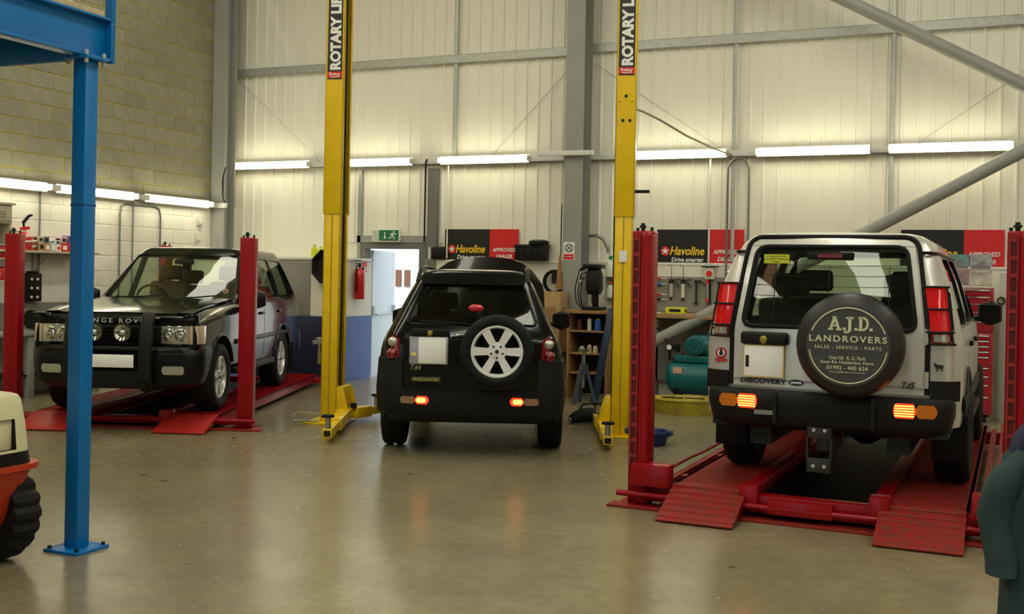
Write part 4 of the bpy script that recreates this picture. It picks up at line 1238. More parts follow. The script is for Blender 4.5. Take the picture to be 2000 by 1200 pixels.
    cov = q.done('spare_wheel_cover', mat('black_vinyl', (0.018, 0.016, 0.017), 0.42), car, smooth=50)
    cov['label'] = 'black vinyl spare wheel cover with cream lettering'
    q = B(); q.lathe([(.0, y0 - .0065), (.272, y0 - .003)], (cx, 0, cz), 'y', 64, False, False); q.done('printed_disc', mat('charcoal_print', (0.052, 0.052, 0.054), 0.5), cov)
    for a0, a1 in ((20, 158), (188, 352)):
        q = B(); q.tube(arc((cx, cz), .252, a0, a1, 40, 'y', y0 - .006), .0048, 5); q.done('cream_ring', ink_cream, cov)
    yt = y0 - .0085
    L = lambda s, z, w, h, bo=.015, sp=1.0, x=0: text('cover_lettering', s, ink_cream, cov, facing(cx + x, yt, cz + z), width=w, height=h, bold=bo, spacing=sp)
    # slab-serif initials built from strokes
    q = B()
    def st(x0, z0, x1, z1, w=.018): q.bar((cx + x0, yt, cz + z0), (cx + x1, yt, cz + z1), w, .002, up=(0, 1, 0))
    st(-.112, .108, -.085, .19); st(-.058, .108, -.085, .19); st(-.102, .132, -.068, .132, .012); st(-.128, .108, -.095, .108, .014); st(-.075, .108, -.040, .108, .014); st(-.1, .188, -.075, .188, .014)
    st(.012, .19, .012, .10, .020); st(.012, .10, -.005, .088, .016); st(-.005, .088, -.025, .094, .016); st(-.012, .186, .035, .186, .014)
    st(.082, .108, .082, .19, .020); st(.066, .108, .105, .108, .013); st(.066, .188, .105, .188, .013)
    for k in range(6):
        a, c = R(-90 + 30 * k), R(-60 + 30 * k)
        st(.098 + .028 * math.cos(a), .149 + .04 * math.sin(a), .098 + .028 * math.cos(c), .149 + .04 * math.sin(c), .016)
    for x in (-.022, .052, .148): q.box((cx + x - .010, yt - .001, cz + .103), (cx + x + .010, yt + .001, cz + .121))
    q.done('cover_initials', ink_cream, cov)
    L('LANDROVERS', .045, .50, .044, .02, 1.25); L('SALES - SERVICE - PARTS', -.012, .43, .022, .012, 1.2)
    L('Unit N5  R. D. Park', -.082, .235, .024, .012); L('Essex Rd. Hoddesdon, Herts.', -.113, .345, .024, .012)
    L('01992 - 445 634', -.148, .265, .028, .015); L('www.ajdlandrovers.co.uk', -.178, .235, .014, .006)
    q = B(); q.cyl((cx, -1.15, cz), (cx, -1.06, cz), .14, seg=20); q.done('spare_carrier', black_plastic, car)
    # light clusters with wire guards
    for s in (-1, 1):
        def f(x, z, off=.016): 
            p = S.rear(min(abs(x), .80) * s, z, off); p.x = x
            e = max(0, abs(x) - .72); p.y += e * e * 5; return p
        a0, b0 = (.680, .825) if s > 0 else (-.835, -.685)
        sh = -.05 * s
        def lens(z0, z1, m, nm):
            q = B(); k0, k1 = sh * (z0 - 1.06) / .40, sh * (z1 - 1.06) / .40
            strip_quad(q, z0, z1, a0 + k0, b0 + k0, a0 + k1, b0 + k1, f, nx=5, nz=4, r=.012); return q.done(nm, m, cl, smooth=50, solid=.02)
        q = B(); strip_quad(q, 1.075, 1.475, a0 - .012, b0 + .012, a0 + sh - .012, b0 + sh + .012, lambda x, z: f(x, z, .006), nx=6, nz=8, r=.03); cl = q.done('tail_light_cluster', black_trim, car, smooth=50, solid=.02)
        bright = mat('bright_red_lens', (0.62, 0.008, 0.012), 0.14, coat=1.0, emit=(1, .01, .015), estr=.10)  # faint emission imitates flash returned by the tail lens
        lens(1.325, 1.462, bright, 'red_lens'); lens(1.17, 1.31, bright, 'red_lens'); lens(1.09, 1.158, red_lens, 'lens_surround')
        q = B(); x0, x1 = sorted((a0 + (.02 if s > 0 else .025), b0 - (.025 if s > 0 else .02))); skin(q, [(1.10, x0, x1), (1.148, x0, x1)], lambda x, z: f(x, z, .022), 4); q.done('clear_lens', clear_lens, cl, solid=.01)
        q = B()
        for z in (1.083, 1.164, 1.317, 1.468):
            k = sh * (z - 1.06) / .40
            q.tube([f(a0 + k - .015 + (b0 - a0 + .03) * t / 6, z, .042) for t in range(7)], .008, 6)
        q.tube([f((a0 if s > 0 else b0) + sh * (z - 1.06) / .4, z, .042) for z in (1.08, 1.25, 1.468)], .007, 6); q.tube([f((b0 if s > 0 else a0) + sh * (z - 1.06) / .4, z, .042) for z in (1.08, 1.25, 1.468)], .007, 6)
        q.done('lamp_guard', black_plastic, cl, smooth=60)
        # black lower corner caps
        q = B(); a, c = sorted((s * .685, s * .868)); skin(q, [(z, a, c) for z in zrange(.70, .835, 3)], lambda x, z: f(x, z, .032), 6); q.done('corner_cap', black_plastic, car, smooth=50, solid=.02)
    # stickers on the rear corners: round red one, black bull
    q = B(); q.lathe([(.0, -.0), (.042, 0), (.042, .003)], S.rear(-.745, .955, .026) + V((0, .02, 0)), 'y', 20); rs = q.done('round_sticker', mat('sticker_red', (0.45, 0.03, 0.04), 0.5), car)
    p = S.rear(-.745, .955, .029) + V((0, .02, 0))
    q = B(); q.lathe([(.0, -.0), (.027, 0), (.027, .002)], p + V((0, 0, .004)), 'y', 16); q.done('pale_centre', ink_white, rs)
    q = B(); q.ball(p + V((0, -.001, .0)), (.015, .002, .02), 10, 6); q.ball(p + V((0, -.001, .024)), (.010, .002, .010), 8, 6); q.done('dark_figure', ink_black, rs)
    q = B(); q.box((p.x - .044, p.y - .0, p.z - .062), (p.x + .044, p.y + .003, p.z - .040)); q.done('red_banner', mat('sticker_red', (0.45, 0.03, 0.04), 0.5), rs)
    q = B(); p = f(.735, .93, .024)
    bull = [(-.05, .02), (-.045, .035), (-.055, .042), (-.04, .04), (-.03, .036), (-.015, .024), (.03, .022), (.048, .018), (.055, -.012), (.050, -.012), (.046, .004), (.040, -.014), (.042, -.038), (.032, -.038), (.030, -.016), (.01, -.012), (-.012, -.014), (-.014, -.038), (-.024, -.038), (-.026, -.01), (-.04, .006)]
    q.prism([(a * .62, c * .72) for a, c in bull], 'y', 0, .003, M.Translation(p)); q.done('bull_sticker', ink_black, car)
    # bumper
    S2 = Shell([(.44, -1.06, -.5, .77), (.49, -1.12, -.5, .82), (.60, -1.145, -.5, .842), (.68, -1.145, -.5, .845), (.715, -1.12, -.5, .835)], rr=.15, rf=.05, br=.06)
    bp = S2.mesh([.44, .49, .54, .60, .64, .68, .715]).done('rear_bumper', black_plastic, car)
    boolean(bp, arch_cutters(((0, .40),), .46, .82)); smooth(bp, 40)
    for x in (-.33, .33):
        q = B(); q.box((x - .012, -1.158, .49), (x + .012, -1.10, .70)); q.done('bumper_seam', black_trim, bp)
    for s in (-1, 1):
        f2 = lambda x, z, o=.008: S2.rear(x, z, o) + V((0, max(0, abs(x) - .70) ** 2 * 3, 0))
        a, c = sorted((s * .735, s * .60)); q = B(); strip_quad(q, .585, .675, a, c, a, c, f2, nx=4, nz=3, r=.02); am = q.done('bumper_lamp', amber_lens, bp, smooth=50, solid=.012)
        a, c = sorted((s * .60, s * .46)); q = B(); strip_quad(q, .58, .68, a, c, a, c, f2, nx=4, nz=3, r=.015); q.done('flash_glow_lens', red_flash, bp, smooth=50, solid=.012)
        q = B()
        for k in range(5): skin(q, [(.593 + k * .017, a + .008, c - .008), (.600 + k * .017, a + .008, c - .008)], lambda x, z: S2.rear(x, z, .015), 4)
        q.done('flash_glow_stripe', flash_core, bp, solid=.003)
    q = B(); q.box((-.47, -1.16, .545), (-.34, -1.15, .575)); q.done('reflector_strip', mat('grey_strip', (0.22, 0.21, 0.2), 0.5), bp)
    # tow bracket
    q = B()
    for x in (-.115, .045): q.box((x, -1.10, .16), (x + .012, -1.02, .50))
    q.box((-.115, -1.10, .16), (.057, -1.085, .26)); q.box((-.115, -1.10, .40), (.057, -1.085, .50)); q.box((-.06, -1.02, .3), (.06, -.6, .42))
    tb = q.done('tow_bracket', mat('worn_black_steel', (0.045, 0.043, 0.04), 0.45, metal=.4), car, bev=.002)
    for x in (-.065, .01):
        for z in (.205, .455):
            q = B(); q.cyl((x, -1.108, z), (x, -1.098, z), .014, seg=6); q.done('tow_bolt', steel_bare, tb)
    q = B(); q.box((-.80, -1.02, .44), (.80, .2, .56)); q.box((-.55, -.9, .30), (-.40, 2.9, .46)); q.box((.40, -.9, .30), (.55, 2.9, .46)); q.cyl((-.75, 0, .37), (.75, 0, .37), .055, seg=12); q.ball((.15, 0, .37), .14)
    q.done('chassis', dark_steel, car)
    for s in (-1, 1):
        q = B(); q.box((s * .785 - .12, -.52, .22), (s * .785 + .12, -.50, .56)); q.done('mud_flap', black_rubber, car, bev=.008)
        make_wheel(car, (s * .785, 0, .37), .37, .255, .215, s, 5); make_wheel(car, (s * .785, 2.54, .37), .37, .255, .215, s, 5)
        q = B(); q.tube([V((s * .872, .455 * math.cos(t * PI / 12), .40 + .455 * math.sin(t * PI / 12))) for t in range(1, 12)], .022, 8); q.done('arch_trim', black_plastic, car, smooth=60)
        q = B(); q.box((min(s * .74, s * .90), .50, .40), (max(s * .74, s * .90), 2.05, .47)); q.done('side_step', black_plastic, car, bev=.015)
    # interior
    seat_set(car, [(-.38, 1.0, 1), (.38, 1.0, 1)], seat_fabric, .50, True, .90, .56)
    seat_set(car, [(-.42, .05, 1), (.42, .05, 1)], seat_fabric, .56, True, .90, .52)
    q = B(); q.box((-.78, -.95, .78), (.78, 1.8, .80)); q.done('cabin_floor', seat_fabric, car)
    q = B(); q.box((-.76, 1.5, .85), (.76, 1.85, 1.16)); q.done('dashboard', black_plastic, car, bev=.05)
    return car
build_silver()

# ============================================================ dark green luxury SUV, facing the camera on the left lift
def build_green():
    car = thing('car', 'dark green off-roader facing forward with spot lamps and bull bar, on red lift', 'car', (-9.44, 11.945, .15), 201.5)
    S = Shell([(.42, -1.06, 1.98, .865), (.60, -1.10, 2.0, .885), (1.0, -1.11, 2.02, .890), (1.12, -1.09, 2.02, .875), (1.20, -1.06, 1.98, .845),
               (1.45, -.93, 1.66, .755), (1.65, -.81, 1.38, .685), (1.745, -.75, 1.24, .645), (1.785, -.73, 1.18, .615)], rr=.14, rf=.12, bf=.10)
    zs = [.42, .50, .60, .75, .90, 1.0, 1.06, 1.12, 1.16, 1.20, 1.28, 1.36, 1.45, 1.55, 1.65, 1.70, 1.745, 1.785]
    body = S.mesh(zs, 0, ((.016, .03), (.028, .10), (.034, .22))).done('body', green_black, car)
    inner = S.mesh([.80, 1.0, 1.12, 1.20, 1.45, 1.65, 1.735], .055).done('inner', black_plastic)
    cut = [inner]
    q = B(); q.prism(rpoly([(-.775, 1.20), (.775, 1.20), (.615, 1.715), (-.615, 1.715)], .05), 'y', .95, 2.6); cut.append(q.done('c', black_trim))
    q = B(); q.prism(rpoly([(-.72, 1.20), (.72, 1.20), (.60, 1.69), (-.60, 1.69)], .06), 'y', -1.6, -.4); cut.append(q.done('c', black_trim))
    sides = [[(.98, 1.19), (1.66, 1.19), (1.22, 1.68), (.98, 1.69)], [(.06, 1.19), (.92, 1.19), (.92, 1.69), (.06, 1.69)], [(-.82, 1.20), (-.02, 1.19), (-.02, 1.69), (-.62, 1.67)]]
    for pl in sides:
        q = B(); q.prism(rpoly(pl, .04), 'x', -1.5, 1.5); cut.append(q.done('c', black_trim))
    cut += arch_cutters(((0, .39), (2.745, .39)), .43, .78)
    boolean(body, cut); smooth(body, 32)
    q = B(); strip_quad(q, 1.19, 1.725, -.785, .785, -.62, .62, lambda x, z: S.front(x, z, -.010), nx=10, nz=8); ws = q.done('windscreen', glass('windscreen_glass', (0.90, 0.93, 0.86)), car, smooth=60, solid=.004)
    q = B(); strip_quad(q, 1.19, 1.70, -.73, .73, -.605, .605, lambda x, z: S.rear(x, z, -.012)); q.done('rear_window', auto_glass, car, smooth=60, solid=.004)
    q = B(); q.tube(seal_loop(rpoly([(-.78, 1.195), (.78, 1.195), (.618, 1.72), (-.618, 1.72)], .05), lambda x, z: S.front(x, z, .003)), .014, 6, closed=True); q.done('windscreen_seal', black_trim, ws, smooth=60)
    q = B(); q.cyl(S.front(-.64, 1.29, -.006), S.front(-.64, 1.29, -.002), .032, seg=16); dsk = q.done('tax_disc', mat('pale_disc', (0.60, 0.60, 0.5), 0.5), ws)
    q = B(); q.cyl(S.front(-.64, 1.29, -.002), S.front(-.64, 1.29, .0), .020, seg=16); q.done('red_disc_print', mat('disc_red', (0.40, 0.10, 0.08), 0.5), dsk)
    for a, c in ((.60, .02), (-.05, -.62)):
        q = B(); q.tube([S.front(a, 1.205, .03), S.front((a + c) / 2, 1.215, .045), S.front(c, 1.245, .03)], .009, 6); q.bar(S.front(a, 1.20, .02), S.front(a - .02, 1.21, .04), .03, .03); q.done('wiper', black_trim, ws)
    for s in (-1, 1):
        for pl in sides:
            a0, b0, b1, a1 = pl[0][0] - .015, pl[1][0] + .015, pl[2][0] + .015, pl[3][0] - .015
            q = B(); skin(q, [(z, a0 + (a1 - a0) * (z - 1.18) / .51, b0 + (b1 - b0) * (z - 1.18) / .51) for z in zrange(1.18, 1.69, 6)], lambda y, z: V((s * (S.hw(z) - .012), y, z)))
            q.done('side_window', auto_glass, car, smooth=60, solid=.004)
        for y0, y1 in ((.96, 2.0), (.05, .94)):
            q = B(); skin(q, [(z, max(y0, .46 if z < .62 and y0 < .1 else y0), min(y1, 2.30 if z > .8 else 2.0)) for z in zrange(.50, 1.14, 7)], lambda y, z: V((s * (S.hw(z) + .004), y, z))); d = q.done('side_door', green_black, car, smooth=60, solid=.008)
            q = B(); xx = s * (S.hw(1.02) + .012); q.box((xx - .016, y0 + .06, 1.0), (xx + .016, y0 + .22, 1.035)); q.done('door_handle', black_trim, d, bev=.008)
        q = B(); xx = s * .898; q.box((xx - .01, -.40, .70), (xx + .01, 2.25, .755)); q.done('side_moulding', black_trim, car, bev=.006)
        mirror(car, s * .88, 1.72, 1.20, s, black_trim)
    # nose
    nose = yloft_nose([(1.80, .42, 1.19, .885, .012), (2.1, .42, 1.165, .892, .02), (2.5, .42, 1.14, .892, .025), (2.9, .42, 1.115, .888, .025), (3.2, .42, 1.085, .876, .025), (3.38, .45, 1.06, .862, .02), (3.44, .45, 1.045, .85, .016), (3.475, .45, 1.02, .835, .01)], NOSE).done('front_body', green_black, car)
    boolean(nose, arch_cutters(((2.745, .39),), .43, .78)); smooth(nose)
    q = B()   # bonnet skin, castellated edges
    vs = []
    for k in range(9):
        y = 2.02 + 1.40 * k / 8
        zt = lerp([(1.80, 1.19), (2.1, 1.165), (2.5, 1.14), (2.9, 1.115), (3.2, 1.085), (3.38, 1.06), (3.44, 1.045)], y, 1)
        vs.append([q.bm.verts.new((x, y, zt + .012 + .024 * (1 - (x / .86) ** 2) + (.016 if abs(x) > .60 else 0))) for x in (-.76, -.70, -.62, -.58, -.3, 0, .3, .58, .62, .70, .76)])
    for A, C in zip(vs, vs[1:]):
        for i in range(10): q.face((A[i], A[i + 1], C[i + 1], C[i]))
    q.done('bonnet', green_black, car, smooth=30, solid=.02)
    F = 3.475
    q = B(); q.box((-.46, F - .03, .775), (.46, F + .012, .955)); gr = q.done('grille', black_plastic, car, bev=.006)
    for k in range(5):
        q = B(); q.box((-.45, F + .01, .785 + k * .034), (.45, F + .03, .800 + k * .034)); q.done('grille_bar', black_trim, gr, bev=.003)
    q = B(); q.box((-.78, F - .04, .965), (.78, F + .018, 1.03)); lp = q.done('bonnet_lip', black_gloss, car, bev=.012)
    for s in (-1, 1):
        q = B(); q.prism([(s * .46, 1.0), (s * .86, .985), (s * .86, 1.07), (s * .74, 1.07), (s * .70, 1.045), (s * .46, 1.04)], 'y', F - .05, F + .026); q.done('bonnet_deflector', black_gloss, car, bev=.008)
    text('bonnet_lettering', 'RANGE ROVER', mat('silver_letter', (0.62, 0.62, 0.58), 0.35, metal=.3), lp, M.Translation((0, F + .022, .998)) @ RXB, width=.74, height=.046, bold=.01, ext=.003, spacing=1.5)
    for s in (-1, 1):
        q = B(); q.box((min(s * .475, s * .765), F - .05, .765), (max(s * .475, s * .765), F + .010, .955)); hl = q.done('headlamp', clear_lens, car, bev=.012)
        for x in (.55, .68):
            q = B(); q.lathe([(.0, F - .01 + .026), (.03, F + .022), (.062, F + .012), (.07, F + .008)], (s * x, 0, .86), 'y', 20); q.done('reflector', mat('lamp_reflector', (0.72, 0.70, 0.58), 0.1, metal=.9), hl, smooth=50)
        q = B(); q.ringloft([[V((s * .768, F + .014, z)), V((s * .86, F - .025, z)), V((s * .875, F - .22, z)), V((s * .84, F - .22, z)), V((s * .768, F - .05, z))] for z in (.765, .955)]); q.done('indicator', mat('pale_amber_lens', (0.55, 0.42, 0.28), 0.1, coat=1.0), car, bev=.006)
        q = B(); q.box((min(s * .37, s * .475), F - .02, .77), (max(s * .37, s * .475), F + .02, .955)); 
        q.done('grille_end', black_plastic, gr, bev=.006)
    # bumper
    Sb = Shell([(.30, 2.9, 3.50, .80), (.36, 2.9, 3.57, .86), (.50, 2.9, 3.60, .895), (.64, 2.9, 3.60, .90), (.70, 2.9, 3.585, .895), (.735, 2.9, 3.55, .88)], rr=.04, rf=.20, br=.0, bf=.09)
    bp = Sb.mesh([.30, .36, .43, .50, .58, .64, .70, .735]).done('front_bumper', mat('bumper_black', (0.006, 0.006, 0.006), 0.35, spec=.3), car)
    boolean(bp, arch_cutters(((2.745, .39),), .46, .74)); smooth(bp, 40)
    q = B(); q.tube([Sb.front(x, .70, .008) for x in (-.70, -.35, 0, .35, .70)], .014, 6); q.done('bumper_strip', black_gloss, bp, smooth=60)
    for s in (-1, 1):
        a, c = sorted((s * .52, s * .74)); q = B(); strip_quad(q, .455, .545, a, c, a, c, lambda x, z: Sb.front(x, z, .008), nx=4, nz=3, r=.015); q.done('fog_lamp', clear_lens, bp, smooth=50, solid=.01)
        q = B(); q.box((min(s * .64, s * .72), 3.55, .735), (max(s * .64, s * .72), 3.59, .775)); q.done('washer_jet', black_trim, bp, bev=.01)
    # bull bar: two broad uprights joined low and high
    q = B()
    for s in (-1, 1): q.prism([(3.60, .28), (3.72, .40), (3.72, .70), (3.66, 1.0), (3.60, 1.085), (3.56, 1.085), (3.60, .98), (3.655, .70), (3.655, .42), (3.56, .30)], 'x', s * .385 - .062, s * .385 + .062)
    q.box((-.40, 3.655, .33), (.40, 3.70, .50)); q.cyl((-.40, 3.66, .72), (.40, 3.66, .72), .028, seg=12)
    bb = q.done('bull_bar', black_plastic, car, bev=.014, seg=3)
    q = B(); q.box((-.285, 3.722, .535), (.285, 3.735, .665)); q.done('number_plate', plate_white, bb, bev=.006)['label'] = 'blank white front number plate'
    q = B(); q.box((-.27, 3.70, .54), (.27, 3.722, .66)); q.done('plate_backing', black_plastic, bb)
    for x in (-.145, .145):
        q = B(); q.lathe([(.03, 3.56), (.085, 3.60), (.098, 3.66), (.098, 3.675), (.088, 3.678)], (x, 0, .885), 'y', 24, True, False); sl = q.done('spot_lamp', black_trim, car, smooth=40)
        q = B(); q.lathe([(.088, 3.672), (.06, 3.655), (.03, 3.645), (.0, 3.642)], (x, 0, .885), 'y', 24, False, False); q.done('reflector', mat('lamp_reflector', (0.72, 0.70, 0.58), 0.1, metal=.9), sl, smooth=60)
        q = B(); q.tube([(x + .09 * math.cos(t * PI / 12), 3.68, .885 + .09 * math.sin(t * PI / 12)) for t in range(24)], .007, 6, closed=True)
        q.bar((x - .085, 3.682, .885), (x + .085, 3.682, .885), .008, .006, up=(0, 1, 0)); q.bar((x, 3.682, .80), (x, 3.682, .97), .008, .006, up=(0, 1, 0)); q.done('lamp_guard', black_trim, sl)
        q = B(); q.lathe([(.0, 3.690), (.025, 3.686), (.03, 3.675)], (x, 0, .885), 'y', 14); q.done('lens_centre', clear_lens, sl, smooth=60)
    # underside, wheels
    q = B(); q.box((-.45, -.9, .28), (-.32, 3.3, .42)); q.box((.32, -.9, .28), (.45, 3.3, .42)); q.cyl((-.75, 0, .36), (.75, 0, .36), .05, seg=12); q.cyl((-.75, 2.745, .36), (.75, 2.745, .36), .05, seg=12); q.ball((.2, 2.745, .36), .13); q.box((-.8, -.9, .42), (.8, 3.1, .5))
    q.done('chassis', dark_steel, car)
    for s in (-1, 1):
        make_wheel(car, (s * .77, 0, .37), .37, .255, .225, s, 5, double=True); make_wheel(car, (s * .77, 2.745, .37), .37, .255, .225, s, 5, double=True)
        q = B(); q.box((s * .79 - .14, -.50, .18), (s * .79 + .14, -.48, .56)); q.done('mud_flap', black_rubber, car, bev=.008)
        for y in (0, 2.745):
            q = B(); q.tube([V((s * .885, y + .445 * math.cos(t * PI / 12), .39 + .445 * math.sin(t * PI / 12))) for t in range(1, 12)], .018, 8); q.done('arch_trim', green_black, car, smooth=60)
        q = B(); q.box((min(s * .76, s * .92), .50, .36), (max(s * .76, s * .92), 2.25, .43)); q.done('side_step', black_plastic, car, bev=.015)
    q = B(); q.box((-.88, -1.20, .42), (.88, -.98, .72)); q.done('rear_bumper', black_plastic, car, bev=.05)
    # cabin
    seat_set(car, [(-.38, .95, 1), (.38, .95, 1)], seat_tan, .52, True, .88, .58)
    seat_set(car, [(-.40, .0, 1), (.40, .0, 1)], seat_tan, .60, True, .88, .52)
    q = B(); q.box((-.80, 1.45, .85), (.80, 1.92, 1.17)); q.done('dashboard', black_plastic, car, bev=.06)
    q = B(); q.tube([(.38 + .19 * math.cos(t * PI / 10), 1.40 + .05 * math.sin(t * PI / 10), 1.17 + .17 * math.sin(t * PI / 10)) for t in range(20)], .016, 6, closed=True); q.bar((.38, 1.45, 1.12), (.38, 1.41, 1.18), .10, .05); q.bar((.20, 1.40, 1.17), (.56, 1.40, 1.17), .03, .02); q.done('steering_wheel', black_plastic, car, smooth=60)
    q = B(); q.box((-.12, 1.36, 1.60), (.12, 1.40, 1.66)); q.done('rear_view_mirror', black_plastic, car, bev=.015)
    q = B(); q.box((-.80, -.95, .78), (.80, 1.5, .80)); q.done('cabin_floor', seat_fabric, car)
    return car
build_green()
# ------------------------------------------------------------------ forklift, rear counterweight towards the blue post
def build_forklift():
    o = thing('forklift', 'orange and cream forklift truck tail beside the blue post', 'forklift', (-4.93, 4.10, 0), 0)
    orange = mat('forklift_orange', (0.46, 0.042, 0.012), 0.36, var=0.08, vscale=5)
    cream = mat('forklift_cream', (0.66, 0.62, 0.38), 0.42, var=0.05, vscale=5)
    def rr(z, x0, x1, h, r):
        return [V((x, y, z)) for x, y in rrect(x0, -h, x1, h, r, 5)]
    q = B(); q.ringloft([rr(.07, -1.0, -.16, .40, .12), rr(.12, -1.0, -.12, .44, .12), rr(.30, -1.0, -.03, .52, .13), rr(.50, -1.0, .02, .56, .14), rr(.535, -1.0, .03, .57, .14), rr(.545, -1.0, .055, .60, .14), rr(.575, -1.0, .055, .60, .14)])
    cw = q.done('counterweight', orange, o, smooth=35)
    q = B(); q.box((-.16, -.14, .22), (.2, .14, .34)); c3 = q.done('c', orange)
    boolean(cw, [c3]); smooth(cw)
    q = B(); q.ringloft([rr(.575, -1.0, .025, .57, .14), rr(.645, -1.0, .015, .56, .14)]); q.done('dark_band', black_trim, o, smooth=35)
    q = B(); q.ringloft([rr(.645, -.9, .015, .56, .14), rr(.80, -.9, .0, .55, .14), rr(.93, -.9, -.02, .535, .14), rr(.955, -.9, -.035, .52, .13), rr(.965, -.9, -.06, .49, .11)])
    hd = q.done('engine_cover', cream, o, smooth=35)
    q = B(); q.prism([(-.30, .66), (.2, .66), (.2, .83), (-.30, .83)], 'y', -.42, .40); c4 = q.done('c', black_trim)
    boolean(hd, [c4]); smooth(hd)
    q = B(); q.box((-.10, .30, .655), (-.02, .40, .83)); q.done('grille_mullion', cream, hd, bev=.01)
    q = B(); q.box((-.10, -.05, .655), (-.02, .03, .83)); q.done('grille_mullion', cream, hd, bev=.01)
    q = B(); q.box((-.6, -.30, .965), (-.2, .30, 1.05)); mt = M.Translation((-.62, 0, 1.0)) @ M.Rotation(R(0), 4, 'Y'); q.done('seat_cushion', seat_fabric, o, bev=.04)
    # lugged steer tyres
    for s in (-1, 1):
        y = s * .47
        def md(k, i): return -.018 if (i % 3 == 0 and k in (1, 2, 3, 4)) else 0
        q = B(); q.lathe([(.17, -.09), (.265, -.09), (.285, -.05), (.285, .05), (.265, .09), (.17, .09)], (-.22, y, .285), 'y', 54, True, True, md)
        t = q.done('steer_wheel', tyre_rubber, o, smooth=25)
        q = B(); q.lathe([(.17, s * .08), (.15, s * .095), (.05, s * .06), (.0, s * .07)], (-.22, y, .285), 'y', 24); q.done('hub', cream, t, smooth=40)
        q = B(); q.lathe([(.2, -.11), (.32, -.11), (.335, -.06), (.335, .06), (.32, .11), (.2, .11)], (-1.75, s * .5, .335), 'y', 54, True, True, md); q.done('drive_wheel', tyre_rubber, o, smooth=25)
    q = B(); q.box((-2.0, -.45, .25), (-.95, .45, .62)); q.box((-1.9, -.5, .5), (-1.45, .5, 1.05)); q.done('chassis', orange, o, bev=.03)
    q = B()
    for s in (-1, 1):
        q.bar((-.85, s * .48, .9), (-.95, s * .45, 2.1), .05, .05); q.bar((-1.75, s * .48, .9), (-1.6, s * .45, 2.1), .05, .05); q.bar((-.95, s * .45, 2.1), (-1.62, s * .45, 2.1), .05, .05)
    for k in range(5): q.bar((-.95 - k * .165, -.45, 2.1), (-.95 - k * .165, .45, 2.1), .03, .03)
    q.done('overhead_guard', black_trim, o)
    q = B()
    for s in (-1, 1): q.box((-2.15, s * .32 - .05, .1), (-2.03, s * .32 + .05, 2.2)); q.box((-3.2, s * .25 - .06, .06), (-2.17, s * .25 + .06, .10)); q.box((-2.2, s * .25 - .06, .06), (-2.15, s * .25 + .06, .6))
    for z in (.5, 1.3, 2.1): q.box((-2.14, -.3, z), (-2.05, .3, z + .08))
    q.done('mast', dark_steel, o)
    return o
build_forklift()

